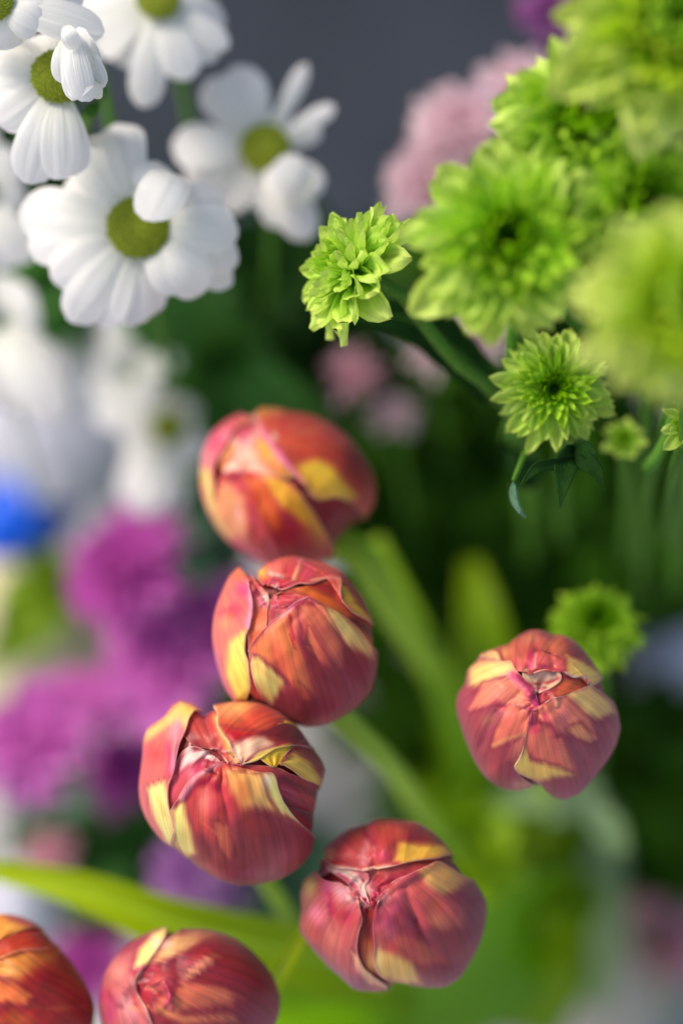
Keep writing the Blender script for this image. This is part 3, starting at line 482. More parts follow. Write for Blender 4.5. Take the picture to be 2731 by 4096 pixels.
# --- tulips 6 and 7 cut by the lower edge
C6 = (0, 3560, .7398)
b = Bud('rounded wine red tulip cut by the bottom edge, with a cream petal tip sticking up', C6, (1035, 610), .466,
  [(905,205),(1010,208),(1150,215),(1280,260),(1400,360),(1480,460),(1520,580),(1510,680),(1450,800),(1300,930),(1050,1000),(800,960),(620,850),(560,720),(545,600),(580,440),(660,330),(780,250)],
  base=(.55, -.35, -.75), heart=(760,560), tone=.95, seed=23, dents=[(760,560,50,70,30)], ridges=[([(900,240),(820,380),(750,500)],14,-10),([(960,560),(1250,540)],50,6),([(860,480),(900,520)],50,10),([(1000,460),(1140,350)],24,6)])
b.petal((905,204), [(850,215),(700,290),(560,380),(440,600),(500,850)], [(905,240),(880,290),(815,385),(760,450),(740,520),(800,640),(850,760),(900,900)], 1.0, (214,96,96),
  [('P',[(905,205),(890,280),(810,390),(740,420),(760,320),(830,240)],30,(255,236,134),1),('G',850,285,30,30,0,CRM,.8),('S',[(670,330),(780,250)],30,(170,50,76),.9),('G',650,430,50,60,30,(240,150,130),.8),('S',[(560,560),(620,600),(600,680)],34,(206,40,110),.7),('G',700,620,60,90,-20,(226,150,150),.9),('G',740,600,20,50,-20,(190,20,40),.6)], lift=.02)
b.petal((742,505), [(765,450),(820,380),(905,262),(960,225),(1010,205),(1120,160),(1300,180),(1500,300)], [(735,570),(790,660),(850,780),(950,900),(1100,1000),(1300,1000),(1500,850)], .985, (150,32,46),
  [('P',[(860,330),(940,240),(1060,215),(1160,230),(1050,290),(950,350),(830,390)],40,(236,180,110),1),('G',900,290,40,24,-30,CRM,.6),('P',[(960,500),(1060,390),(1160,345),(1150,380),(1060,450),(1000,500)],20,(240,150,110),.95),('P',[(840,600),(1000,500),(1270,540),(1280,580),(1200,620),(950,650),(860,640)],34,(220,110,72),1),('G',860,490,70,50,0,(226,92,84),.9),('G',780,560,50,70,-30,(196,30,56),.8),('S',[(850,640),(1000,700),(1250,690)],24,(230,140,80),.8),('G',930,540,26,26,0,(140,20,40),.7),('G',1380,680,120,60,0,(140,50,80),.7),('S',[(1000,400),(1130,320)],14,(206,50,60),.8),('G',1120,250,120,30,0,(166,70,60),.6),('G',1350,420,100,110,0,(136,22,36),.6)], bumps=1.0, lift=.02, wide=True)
b.build([(190, 1090, .6), (230, 1120, .8), (300, 1080, 1.1)])
b = Bud('orange tulip cut off by the lower left corner of the view', C6, (110, 560), .470,
  [(0,122),(100,135),(200,180),(280,260),(330,330),(420,440),(480,540),(515,640),(500,750),(430,900),(250,1000),(0,1000),(-200,900),(-280,650),(-230,400),(-130,220)],
  base=(.6, -.35, -.72), heart=(-100,420), seed=29, dents=[(60,330,200,30,8)], ridges=[([(0,270),(80,225),(220,200)],20,-10),([(0,365),(140,320),(330,318)],14,10),([(150,640),(510,640)],10,-4)])
b.petal((-60,420), [(-150,380),(-200,300)], [(140,330),(330,330),(420,330)], .95, (180,40,24), [('S',[(0,330),(300,280)],30,(200,70,30),.8)])
b.petal((-60,300), [(-120,280),(-250,200)], [(0,272),(90,225),(215,200),(330,180)], .985, (228,140,44), [('G',60,190,60,40,0,(240,180,80),.8),('S',[(60,140),(200,190)],24,(180,60,70),.8)])
b.petal((-180,480), [(-100,420),(0,362),(60,335),(130,318),(240,314),(330,318),(420,380),(520,480)], [(-180,700),(-50,900),(150,1030),(400,960),(520,800)], 1.0, (170,24,22),
  [('P',[(-60,400),(60,335),(200,318),(330,330),(300,390),(180,440),(80,490),(-60,440)],60,(226,140,50),1),('P',[(-60,470),(60,500),(170,570),(140,610),(-60,600)],34,(236,124,50),1),('G',40,430,70,40,0,(240,180,90),.6),('G',80,700,140,40,0,(206,90,24),.7),('G',300,460,120,90,0,(166,24,24),.7),('S',[(260,640),(510,630)],14,(206,84,44),.7),('G',440,640,50,150,-10,(130,20,24),.6)], lift=.015, wide=True)
b.build([(60, 1100, .6), (100, 1120, .8), (200, 1080, 1.1)])

# ================================================================== rays (petals of composite flowers)
def ray_mesh(name, mat, width, curl, cup, tipw=.8, notch=0.0, ex=2.6, n=9, m=7, wob=0, seed=0, groove=0.0):
    """unit-length petal from origin along +Y, face up +Z. curl: total bend in radians (+ = upward), cup: cross curvature"""
    rg = random.Random(seed); V, UV = [], []
    y = z = 0; a = 0
    ys, zs, an = [0], [0], [0]
    for i in range(1, n):
        a = curl * (i / (n - 1)) ** 1.4
        y += math.cos(a) / (n - 1); z += math.sin(a) / (n - 1); ys.append(y); zs.append(z); an.append(a)
    for i in range(n):
        s = i / (n - 1)
        wd = width * (.28 + .72 * math.sin(math.pi * min(s / tipw, 1) / 2) ** .9) if s < tipw else width * max(1 - ((s - tipw) / (1 - tipw + .01)) ** ex, 0)
        for j in range(m):
            t = j / (m - 1) * 2 - 1
            x = t * wd / 2
            up = cup * wd * (t * t - .4) * (.5 + .5 * (1 - s)) + groove * wd * math.cos(t * 7.5) + wob * math.sin(5 * s + 3 * t + seed) * .05
            back = -notch * (math.cos(t * 6.3) * .5 + .5) * .1 * (s > .9)
            V.append((x, ys[i] + back * 1 - math.sin(an[i]) * up, zs[i] + math.cos(an[i]) * up)); UV.append((t * .5 + .5 + seed * 1.3, s))
    return mesh_from(name, V, grid_faces(n, m), mat, UV)
def basis(ax, spin=0):
    z = ax.normalized(); x = Vector((0, 0, 1)).cross(z)
    if x.length < .1: x = Vector((0, 1, 0)).cross(z)
    x.normalize(); y = z.cross(x)
    Mx = Matrix((x, y, z)).transposed().to_4x4()
    return Mx @ Matrix.Rotation(spin, 4, 'Z')
_lib = {}
def rays(kind):
    if kind in _lib: return _lib[kind]
    mo, mm, mi, w = {'green': ('gout', 'gmid', 'gin', .40), 'fan': ('gout', 'gout', 'gmid', .46), 'fine': ('gout', 'gmid', 'gin', .30), 'button': ('gmid', 'gmid', 'gin', .2), 'yellow': ('gyout', 'gymid', 'gmid', .42), 'purple': ('purple', 'purple', 'purple', .26), 'deep': ('dpurple', 'dpurple', 'dpurple', .26),
                     'pink': ('pink', 'pink', 'pink', .28), 'rose': ('rose', 'rose', 'rose', .26), 'lilac': ('lilac', 'lilac', 'lilac', .22), 'mauve': ('mauve', 'mauve', 'mauve', .22)}[kind]
    out = [ray_mesh('petal', M[mo], w * rr, c, .35, .62, nn, seed=q, groove=.05, wob=1.2) for q, (c, rr, nn) in enumerate([(-.3, .95, 0), (-.1, 1.05, 1), (.25, .9, 0), (-.55, .95, 0)])]
    mid = [ray_mesh('petal', M[mm], w * rr, c, .45, .6, 0, seed=q + 5, groove=.04, wob=1) for q, (c, rr) in enumerate([(.35, .9), (.55, .95), (.1, .85)])]
    inn = [ray_mesh('petal', M[mi], w * rr, c, .6, .6, 0, seed=q + 9, groove=.03) for q, (c, rr) in enumerate([(.7, .9), (.9, 1.0), (.5, .85)])]
    _lib[kind] = (out, mid, inn); return _lib[kind]
def mum(name, label, cat, px, py, d, rpx, axis, kind, stem=None, n=90, seed=0, group=None, neat=1.0, flat=0.0, inner_len=.34, el_in=74, smat='mumstem', cutoff=0.0, srad=.0018):
    rg = random.Random(seed); c = at(px, py, d); Rr = rpx * K * d
    ax = cdir(*axis)
    if stem is None: stem = [(px + 5, py + 90, d + .15), (px + 10, py + 140, d + .35)]
    pts = [c - ax * (Rr * .18)] + [at(*p) for p in stem]
    org = pts[-1]
    t = thing(name, org, label, cat, group)
    B = Matrix.Translation(c - org) @ basis(ax, rg.uniform(0, 6))
    o_, m_, i_ = rays(kind)
    for k in range(n):
        f = k / (n - 1)                       # 0 outer .. 1 inner
        az = k * 2.39996 + rg.uniform(-.12, .12)
        el = (-10 + flat) + (el_in - flat) * f ** 1.1 + rg.uniform(-5, 5) * neat
        ln = Rr * (1.0 - (1 - inner_len) * f ** .85) * rg.uniform(1 - .1 * neat, 1 + .12 * neat)
        src = o_ if f < .38 else (m_ if f < .72 else i_)
        me = src[rg.randrange(len(src))]
        r0 = Rr * (.10 - .03 * f); z0 = Rr * (-.14 + .08 * f)
        wv = rg.uniform(.85, 1.2) * (1.0 - .35 * f)
        L = B @ Matrix.Rotation(az, 4, 'Z') @ Matrix.Translation((0, r0, z0)) @ Matrix.Rotation(R(el), 4, 'X') @ Matrix.Rotation(rg.uniform(-.3, .3), 4, 'Y') @ Matrix.Diagonal((ln * wv, ln, ln, 1))
        o = bpy.data.objects.new('petal', me); link(o, t); o.matrix_local = L
    # calyx
    V, F = [], []
    for i in range(6):
        a = i / 5 * math.pi / 2
        for j in range(12):
            g = j / 12 * 2 * math.pi; V.append((B @ Vector((math.cos(g) * math.cos(a) * Rr * .2, math.sin(g) * math.cos(a) * Rr * .2, -Rr * .1 - math.sin(a) * Rr * .16)))[:])
    F = [(i*12+j, i*12+(j+1) % 12, (i+1)*12+(j+1) % 12, (i+1)*12+j) for i in range(5) for j in range(12)]
    mobj('calyx', mesh_from('calyx', V, F, M['mumstem'], [(0, .3)] * len(V)), t)
    tube('stem', pts, [srad, srad * 1.1, srad * 1.3], M[smat], t, org, ridges=.06, sides=12)
    return t
GG = 'lime green chrysanthemum blooms'
mum('chrysanthemum', 'small sharp lime green bloom seen from the side, alone on a bent stem', 'flower', 343, 265, .437, 76, (-.80, .37, .46), 'fan',
    [(398, 292, .452), (425, 325, .462), (455, 362, .47), (487, 386, .48), (520, 430, .52), (540, 520, .7)], 110, 3, GG, flat=2, inner_len=.3, srad=.0022)
mum('chrysanthemum', 'large lime green bloom in the middle of the green cluster, facing the viewer', 'flower', 506, 240, .378, 104, (-.10, .05, .97), 'green', [(512, 320, .45), (508, 400, .47), (520, 480, .6), (530, 560, .8)], 120, 8, GG, flat=2)
mum('chrysanthemum', 'lime green bloom above the cluster, with tall pointed petals against the pink flowers', 'flower', 582, 118, .385, 96, (.0, .15, .95), 'green', [(590, 230, .47), (600, 330, .52), (590, 480, .8)], 120, 12, GG, flat=2)
mum('chrysanthemum', 'blurred yellow green bloom filling the top right corner', 'flower', 668, 25, .355, 116, (.1, .1, .95), 'yellow', [(690, 200, .42), (690, 400, .5), (690, 560, .8)], 120, 15, GG, flat=2)
mum('chrysanthemum', 'nearest and most blurred yellow green bloom, cut by the right edge', 'flower', 680, 306, .325, 102, (.1, .05, .95), 'yellow', [(684, 420, .42), (680, 500, .52), (670, 600, .8)], 120, 18, GG, flat=2)
mum('chrysanthemum', 'green bloom tucked between the corner bloom and the large middle bloom', 'flower', 640, 205, .38, 92, (.25, .1, .95), 'green', [(650, 330, .47), (640, 480, .6), (640, 560, .8)], 120, 21, GG, flat=2)
mum('chrysanthemum', 'small round green bloom with a dark heart, below the large blooms', 'flower', 554, 388, .448, 64, (.0, .02, 1), 'fine', [(560, 440, .52), (560, 540, .7)], 130, 24, GG, flat=2, inner_len=.2, el_in=60, neat=.35)
mum('button_chrysanthemum', 'blurred green button bloom with a dark centre, just behind the right tulip', 'flower', 596, 620, .52, 50, (-.05, .58, .8), 'button', [(600, 700, .66), (590, 800, .9)], 230, 27, GG, flat=-8, inner_len=.4, el_in=58, neat=.3)
mum('chrysanthemum', 'half open green bud at the right edge, below the nearest bloom', 'flower', 690, 425, .44, 34, (-.1, .3, .9), 'green', [(672, 470, .46), (665, 540, .6)], 50, 31, GG, flat=30)
mum('chrysanthemum', 'tiny dull green bud in the shade right of the small round bloom', 'flower', 622, 440, .5, 24, (0, .3, .9), 'green', [(625, 500, .58), (625, 560, .7)], 50, 33, GG, flat=30)
GP = 'blurred pale pink blooms behind the green ones'
for i, (x, y, r, d, kd, lb) in enumerate([(462, 125, 66, .6, 'pink', 'pale pink bloom against the grey wall, second highest of the pink ones'), (520, 92, 56, .62, 'pink', 'highest pale pink bloom, touching the tall pointed green petals'),
        (428, 180, 54, .6, 'pink', 'lowest pale pink bloom of the group by the grey wall'), (500, 175, 50, .7, 'rose', 'rose pink bloom in the middle of the pale pink group')]):
    mum('chrysanthemum', lb, 'flower', x, y, d, r, (-.2, .3, .9), kd, [(x + 20, y + 160, .85), (x + 30, y + 260, 1.1)], 120, 40 + i, GP)
mum('chrysanthemum', 'mauve bloom at the top edge beside the yellow green corner bloom', 'flower', 552, 8, .62, 40, (0, .3, .9), 'mauve', [(560, 150, .8), (560, 300, 1.1)], 70, 50)
mum('chrysanthemum', 'small mauve bloom peeping out left of the tall green petals', 'flower', 570, 55, .62, 26, (0, .3, .9), 'mauve', [(575, 190, .8), (575, 330, 1.1)], 50, 51)
for i, (x, y, r, d, kd, lb) in enumerate([(352, 372, 34, .72, 'rose', 'rose pink blurred bloom above the topmost tulip, right side'), (392, 415, 30, .74, 'pink', 'pale pink drooping bloom between topmost tulip and the small round green bloom'),
        (478, 330, 46, .62, 'pink', 'pale pink bloom showing behind the bent green stem'), (430, 350, 30, .7, 'pink', 'pale pink scrap of bloom under the dark leaf')]):
    mum('chrysanthemum', lb, 'flower', x, y, d, r, (-.1, .4, .9), kd, [(x + 20, y + 120, .85), (x + 30, y + 200, 1.1)], 34, 55 + i)
GV = 'blurred purple blooms at the left'
for i, (x, y, r, d, kd, lb) in enumerate([(118, 562, 62, .82, 'deep', 'dark purple bloom directly below the lowest white flower'), (165, 650, 70, .84, 'purple', 'bright purple bloom left of the second tulip, largest of the purple ones'),
        (222, 618, 54, .84, 'purple', 'bright purple bloom whose right side touches the second tulip'), (120, 690, 44, .86, 'purple', 'purple bloom low in the middle of the purple group'), (25, 735, 62, .84, 'purple', 'purple bloom at the left edge of the view'), (72, 700, 40, .88, 'purple', 'purple bloom between the left edge bloom and the bright ones'),
        (120, 765, 44, .9, 'deep', 'dark purple bloom left of the sharp tulip'), (185, 868, 40, .84, 'lilac', 'lilac bloom under the sharp tulip'), (215, 885, 32, .86, 'lilac', 'lilac bloom showing between the sharp tulip and the lime leaf'),
        (45, 850, 26, .82, 'rose', 'rose pink bloom above the lime leaf'), (80, 965, 46, .95, 'deep', 'dark violet bloom between the two cut off tulips'), (665, 940, 40, 1.0, 'rose', 'dull pink bloom low at the right edge'), (640, 890, 24, 1.0, 'rose', 'dull pink bud low at the right, above the other')]):
    mum('chrysanthemum', lb, 'flower', x, y, d * (.9 if i < 9 else 1), r * 1.18, (-.35, .45, .75), kd, [(x + 20, y + 100, 1.0), (x + 30, y + 140, 1.2)], 120, 60 + i, GV if i < 9 else None)

# ================================================================== daisies
_dm = {}
def daisy_petal(base, tip, bulge, width, facing, org, mat, seed, roundness=.72):
    rg = random.Random(seed); ax = tip - base; L = ax.length; a = ax.normalized()
    side = a.cross(facing).normalized(); up = side.cross(a).normalized()
    n, m = 16, 11; V, UV = [], []
    tw = rg.uniform(-.25, .25); gp = rg.uniform(0, 3)
    for i in range(n):
        s = i / (n - 1)
        wd = width * (.35 + .65 * math.sin(min(s / roundness, 1) * math.pi / 2)) if s < roundness else width * math.sqrt(max(1 - ((s - roundness) / (1 - roundness + .004)) ** 2, 0))
        c = base + ax * s + up * (bulge * math.sin(math.pi * s) )
        for j in range(m):
            t = j / (m - 1) * 2 - 1; ca = tw * s
            off = side * (t * wd / 2 * math.cos(ca)) + up * (t * wd / 2 * math.sin(ca))
            z = -wd * .09 * t * t + wd * .011 * math.cos(t * 9 + gp) * min(1, s * 3) + .03 * L * math.sin(s * 4 + seed) * t * .4
            V.append((c + off + up * z - org)[:]); UV.append((t * .5 + .5 + seed, s))
    return mesh_from('petal', V, grid_faces(n, m), mat, UV)
def daisy(label, cx, cy, d, rdisc, axis, tips, stem, seed=0, group='white daisy chrysanthemums', disc=True, extra=()):
    """tips: (x, y, width px, depth offset mm, bulge)"""
    ax = cdir(*axis); c = at(cx, cy, d); rd = rdisc * K * d
    pts = [c - ax * rd * .25] + [at(*p) for p in stem]; org = pts[-1]
    t = thing('daisy', org, label, 'flower', group); rg = random.Random(seed)
    for k, (x, y, wpx, dz, bu) in enumerate(tips):
        dd = d + dz / 1000
        tip = at(x, y, dd); v = tip - c; v -= ax * v.dot(ax)
        v.normalize(); base = c + v * rd * .55 - ax * rd * (.12 + .03 * (k % 3))
        wd = wpx * K * dd * 1.06
        o = mobj('petal', daisy_petal(base, tip, bu * (tip - base).length, wd, (ax * .8 + E3 * .6).normalized(), org, M['white'], seed * 17 + k), t)
    for k, (bx, by, x, y, wpx, dzb, dzt, bu) in enumerate(extra):
        b0, t0 = at(bx, by, d + dzb / 1000), at(x, y, d + dzt / 1000)
        mobj('petal', daisy_petal(b0, t0, bu * (t0 - b0).length, wpx * K * d, E3, org, M['white'], seed * 31 + k), t)
    if disc:
        B = basis(ax); V, F, = [], []
        na = 190
        for k in range(na):
            f = math.sqrt((k + .5) / na); g = k * 2.39996; h = math.sqrt(max(1 - f * f * .9, 0)) * .5
            p = c + B.to_3x3() @ Vector((f * math.cos(g) * rd, f * math.sin(g) * rd, h * rd - (.06 * rd if f < .25 else 0)))
            q = rd * .1; nv = len(V)
            for (dx, dy, dzz) in ((1, 0, 0), (0, 1, 0), (-1, 0, 0), (0, -1, 0), (0, 0, 1.1)):
                V.append((p + B.to_3x3() @ Vector((dx * q, dy * q, dzz * q)) - org)[:])
            F += [(nv, nv+1, nv+4), (nv+1, nv+2, nv+4), (nv+2, nv+3, nv+4), (nv+3, nv, nv+4)]
        for i in range(8):
            f = i / 7
            for j in range(24):
                g = j / 24 * 6.2832; h = math.sqrt(max(1 - f * f * .9, 0)) * .5
                V.append((c + B.to_3x3() @ Vector((f * math.cos(g) * rd, f * math.sin(g) * rd, h * rd)) - org)[:])
        b0 = na * 5
        F += [(b0 + i*24+j, b0 + i*24+(j+1) % 24, b0 + (i+1)*24+(j+1) % 24, b0 + (i+1)*24+j) for i in range(7) for j in range(24)]
        o = mobj('disc_florets', mesh_from('disc_florets', V, F, M['disc'], [(0, 0)] * len(V)), t); o['kind'] = 'stuff'
    tube('stem', pts, [.0016, .002, .0024], M['mumstem'], t, org)
    return t
# large white daisy, centre left
daisy('large white daisy whose petal folds over its olive green centre, below the others', 138, 229, .474, 31, (.15, .05, .98),
  [(20,212,52,8,.12),(28,246,48,6,.1),(52,280,46,2,.12),(70,322,44,2,.1),(100,328,40,4,.1),(130,326,42,4,.08),(156,300,40,6,.1),(66,182,50,10,.14),(78,140,54,14,.15),(118,124,46,16,.2),(150,170,40,14,.1),(178,186,44,14,.1),(222,196,40,8,.18),(238,232,46,4,.22),(238,262,40,6,.15),(206,290,48,2,.22),(182,292,40,0,.2),(150,316,36,8,.1),(232,284,34,10,.12)],
  [(160, 330, .6), (180, 420, .8), (190, 500, 1.1)], 1, extra=[(180, 178, 148, 221, 50, 2, -14, .35), (172, 172, 140, 190, 40, 6, -4, .3)])
daisy('white daisy at upper left, half hidden by a curled up petal bunch', 58, 78, .452, 26, (.1, -.05, .98),
  [(-20,62,44,4,.1),(-18,100,46,4,.1),(-4,122,44,2,.1),(28,184,44,2,.12),(58,180,46,2,.14),(74,176,40,6,.1),(0,50,44,8,.1),(28,40,44,8,.12),(60,30,36,12,.1),(98,60,24,-6,.1)],
  [(90, 160, .56), (140, 300, .7), (160, 420, 1.05)], 2)
# curled bunch
daisy('curled up white daisy bud hanging over the upper left daisy', 100, 78, .434, 8, (-.3, .1, .9),
  [(66,30,16,-4,.3),(60,56,18,-6,.3),(70,96,22,-6,.35),(82,100,20,-4,.3),(78,28,16,0,.3),(92,98,18,0,.2)], [(104, 90, .45), (86, 130, .5), (80, 200, .6), (100, 400, 1.0)], 3, disc=False, extra=[(72,32,84,102,28,-4,-6,.15),(68,38,64,84,26,-2,-4,.2),(76,36,74,101,24,-2,-5,.15),(80,40,104,88,20,0,0,.2),(66,26,76,50,18,-8,-8,.4),(84,34,96,70,20,4,4,.2)])
daisy('white daisy at the top edge with long petals hanging down', 158, 2, .51, 22, (.1, .25, .95),
  [(143,108,34,0,.06),(188,80,38,0,.08),(216,60,34,6,.08),(228,48,26,4,.05),(112,60,50,10,.1),(90,40,60,10,.1),(70,10,60,12,.1),(120,-40,50,20,.1),(190,-40,50,20,.1),(225,20,40,16,.1)],
  [(190, 120, .6), (200, 300, .8), (200, 450, 1.1)], 4)
daisy('blurred white daisy on the right of the white group, against the grey wall', 265, 150, .535, 25, (.0, .05, .98),
  [(172,146,46,0,.1),(186,180,46,6,.1),(208,80,44,0,.08),(236,66,40,2,.08),(254,72,22,0,.05),(284,110,20,4,.04),(306,64,17,4,.03),(334,106,18,0,.08),(320,130,22,4,.04),(318,196,40,-2,.12),(308,240,38,2,.1),(285,228,40,4,.1),(248,208,52,6,.1),(215,205,46,8,.1),(288,200,30,-8,.25),(298,212,36,0,.1)],
  [(270, 240, .62), (265, 340, .8), (260, 420, 1.1)], 5, extra=[(312, 196, 274, 164, 40, 0, -14, .3)])
daisy('white daisy in the top left corner, mostly outside the view', -4, 4, .44, 18, (0, 0, 1),
  [(40,28,34,0,.15),(70,10,36,4,.15),(104,34,40,4,.1),(10,50,36,4,.1),(60,-20,40,4,.1),(-30,40,40,4,.1),(84,-6,40,6,.1)], [(20, 120, .55), (60, 300, .8), (80, 420, 1.1)], 6)
daisy('blurred white petals at the left edge beside the large white daisy', -24, 190, .54, 20, (.1, 0, 1),
  [(8,146,34,0,.1),(20,170,34,0,.1),(26,196,30,2,.1),(10,220,34,2,.1),(30,262,40,2,.1),(10,270,40,4,.1),(-20,120,40,0,.1)], [(10, 300, .7), (30, 420, 1.0)], 7)
daisy('blurred white daisy low on the left edge, with a bright drooping petal', -4, 318, .60, 22, (.1, .2, 1),
  [(36,300,44,0,.1),(30,352,46,2,.12),(60,420,44,-6,.12),(38,410,44,0,.12),(12,410,44,2,.1),(-8,400,44,2,.1),(20,280,46,4,.1),(66,380,36,0,.1)], [(20, 430, .8), (40, 520, 1.1)], 8, disc=False)
daisy('very blurred white daisy above the lowest one', 130, 372, .70, 15, (0, .3, .95),
  [(110,318,26,0,.1),(136,326,26,0,.1),(178,350,30,0,.1),(160,380,34,0,.1),(100,350,30,0,.1),(96,400,36,-4,.1),(130,410,36,-4,.1),(106,430,34,-4,.1)], [(140, 470, .9), (150, 520, 1.1)], 9, disc=False)
daisy('very blurred lowest white daisy, left of the topmost tulip', 168, 428, .72, 18, (0, .2, .95),
  [(120,434,34,0,.1),(128,470,30,0,.1),(124,500,34,-6,.1),(140,516,36,-6,.12),(168,512,34,-4,.1),(200,460,36,0,.1),(196,440,30,0,.1),(190,400,30,4,.1),(150,394,30,2,.1),(130,410,30,2,.1)], [(180, 520, .9), (190, 560, 1.1)], 10)

# ================================================================== leaves
def blade(name, pts, widths, mat, parent, org, facing=None, n=40, m=9, cup=.18, wav=.0, seed=0):
    P3 = catmull([list(at(*p)) for p in pts], n); wd = np.interp(np.linspace(0, 1, n), np.linspace(0, 1, len(widths)), widths)
    f0 = np.array(facing if facing else E3); V, UV = [], []
    for i in range(n):
        a = P3[min(i + 1, n - 1)] - P3[max(i - 1, 0)]; a /= np.linalg.norm(a)
        s = np.cross(a, f0); s /= np.linalg.norm(s); u = np.cross(s, a)
        for j in range(m):
            t = j / (m - 1) * 2 - 1; w_ = wd[i] / 1000
            V.append(P3[i] + s * t * w_ / 2 + u * (cup * w_ * (abs(t) ** 1.5) + wav * w_ * math.sin(i * .5 + seed) * t) - np.array(org)); UV.append((t * .5 + .5, i / (n - 1)))
    return mobj(name, mesh_from(name, V, grid_faces(n, m), mat, UV), parent)
def leaf_thing(name, label, pts, widths, mat, facing=None, **kw):
    org = at(*pts[0]); t = thing(name, org, label, 'leaf')
    b_ = blade('blade', pts, widths, M[mat], t, org, facing, **kw)
    so = b_.modifiers.new('thick', 'SOLIDIFY'); so.thickness = .0006
    p = [at(*q) for q in pts]
    tube('midrib', [v - E3 * .0004 for v in p], [.0011, .0009, .0003], M['stem' if mat in ('limeleaf', 'brightleaf') else 'mumstem'], t, org, sides=6, n=30)
    return t
leaf_thing('tulip_leaf', 'broad lime leaf sweeping in from the left above the cut off tulips', [(420, 985, .60), (300, 955, .575), (180, 925, .56), (80, 888, .56), (-40, 862, .57)], [24, 27, 23, 14, 5], 'limeleaf')
leaf_thing('tulip_leaf', 'bright green leaf filling the bottom edge under the wine red tulip', [(560, 900, .85), (480, 950, .72), (390, 985, .64), (290, 1010, .62), (200, 1040, .62)], [50, 74, 74, 50, 20], 'brightleaf')
leaf_thing('tulip_leaf', 'bright green upright leaf right of the wine red tulip', [(500, 1030, .86), (505, 930, .82), (490, 850, .82), (470, 780, .86)], [60, 92, 80, 40], 'oliveleaf')
leaf_thing('tulip_leaf', 'narrow pointed leaf left of the wine red tulip', [(215, 1040, .52), (262, 1000, .51), (290, 955, .5), (322, 905, .5)], [5, 6, 6, 2], 'limeleaf')
leaf_thing('tulip_leaf', 'long green leaf running down behind the second tulip', [(480, 830, .8), (465, 740, .74), (420, 640, .68), (372, 540, .66)], [27, 21, 15, 10], 'softleaf')
leaf_thing('tulip_leaf', 'olive leaf standing behind and left of the right tulip', [(500, 800, .85), (490, 700, .76), (480, 620, .74), (470, 560, .76)], [40, 46, 36, 10], 'oliveleaf')
leaf_thing('tulip_leaf', 'dim green leaf below the right tulip', [(560, 1000, .95), (570, 900, .9), (575, 820, .9), (560, 760, .92)], [54, 70, 60, 30], 'paleleaf')
leaf_thing('tulip_leaf', 'soft green leaf right of the topmost tulip tip', [(330, 480, .85), (295, 420, .72), (255, 380, .7), (225, 355, .72)], [16, 34, 36, 16], 'midleaf')
leaf_thing('tulip_leaf', 'soft round green leaf under the large white daisy', [(235, 380, .8), (210, 330, .68), (180, 300, .66), (155, 275, .66)], [16, 36, 34, 14], 'midleaf')
leaf_thing('chrysanthemum_leaf', 'dark green leaf behind the bent stem of the small sharp bloom', [(492, 392, .51), (455, 352, .505), (410, 320, .49), (352, 314, .475)], [10, 17, 15, 5], 'darkleaf', cup=.1)
# serrated sharp leaf
def lobed_leaf(label, outline, d, depth_tilt, mat):
    org = at(outline[0][0], outline[0][1], d); t = thing('chrysanthemum_leaf', org, label, 'leaf')
    P = catmull([list(p) for p in outline] + [list(outline[0])], 60)[:-1]; c = P.mean(0); V, UV, F = [], [], []
    rings = 7
    for r in range(rings):
        f = r / (rings - 1)
        for k, q in enumerate(P):
            x, y = c + (q - c) * f; z = d + depth_tilt * (y - c[1]) / 60 + .0015 * math.sin(x * .3) * f + .002 * f * f
            V.append((at(x, y, z) - org)[:]); UV.append((x / 40, y / 40 % 1))
    n = len(P)
    F = [(r*n+k, r*n+(k+1) % n, (r+1)*n+(k+1) % n, (r+1)*n+k) for r in range(rings-1) for k in range(n)]
    o = mobj('blade', mesh_from('blade', V, F, M[mat], UV), t); so = o.modifiers.new('thick', 'SOLIDIFY'); so.thickness = .0004
    tube('petiole', [at(outline[0][0], outline[0][1], d), at(outline[0][0] + 12, outline[0][1] - 30, d + .02)], [.0008, .001], M['mumstem'], t, org, sides=6, n=10)
org = at(572, 440, .45); t = thing('chrysanthemum_leaf', org, 'sharp dark lobed leaf hanging below the small round green bloom', 'leaf')
for (pp, ww) in (([(580, 450, .445), (566, 462, .438), (562, 482, .434), (559, 508, .431)], [5, 7.5, 7.2, 3.5, 0]), ([(572, 462, .44), (556, 464, .436), (536, 468, .433), (519, 486, .431)], [4, 3.4, 3, 0]),
                 ([(572, 458, .442), (584, 462, .437), (594, 470, .434), (604, 490, .432)], [5, 6, 4, 0]), ([(570, 452, .445), (582, 448, .44), (590, 455, .437), (597, 468, .436)], [3, 5, 4, 0])):
    o = blade('lobe', pp, ww, M['darkleaf'], t, org, seed=3, wav=.05, cup=.12); so = o.modifiers.new('thick', 'SOLIDIFY'); so.thickness = .0004
tube('petiole', [at(574, 455, .443), at(585, 425, .47), at(590, 400, .52)], [.0008, .001, .0012], M['mumstem'], t, org, sides=6, n=12)
lobed_leaf('small curled grey green leaf tip left of the sharp lobed leaf', [(513,480),(509,492),(512,505),(524,518),(518,504),(516,490)], .44, 0, 'blueleaf')
lobed_leaf('grey green leaf lobe right under the small round green bloom', [(565,440),(580,438),(592,450),(596,466),(584,460),(570,455)], .45, .0, 'blueleaf')
lobed_leaf('dim leaf behind the small round green bloom', [(500,440),(520,450),(540,470),(530,490),(512,480),(502,460)], .52, .0, 'darkleaf')
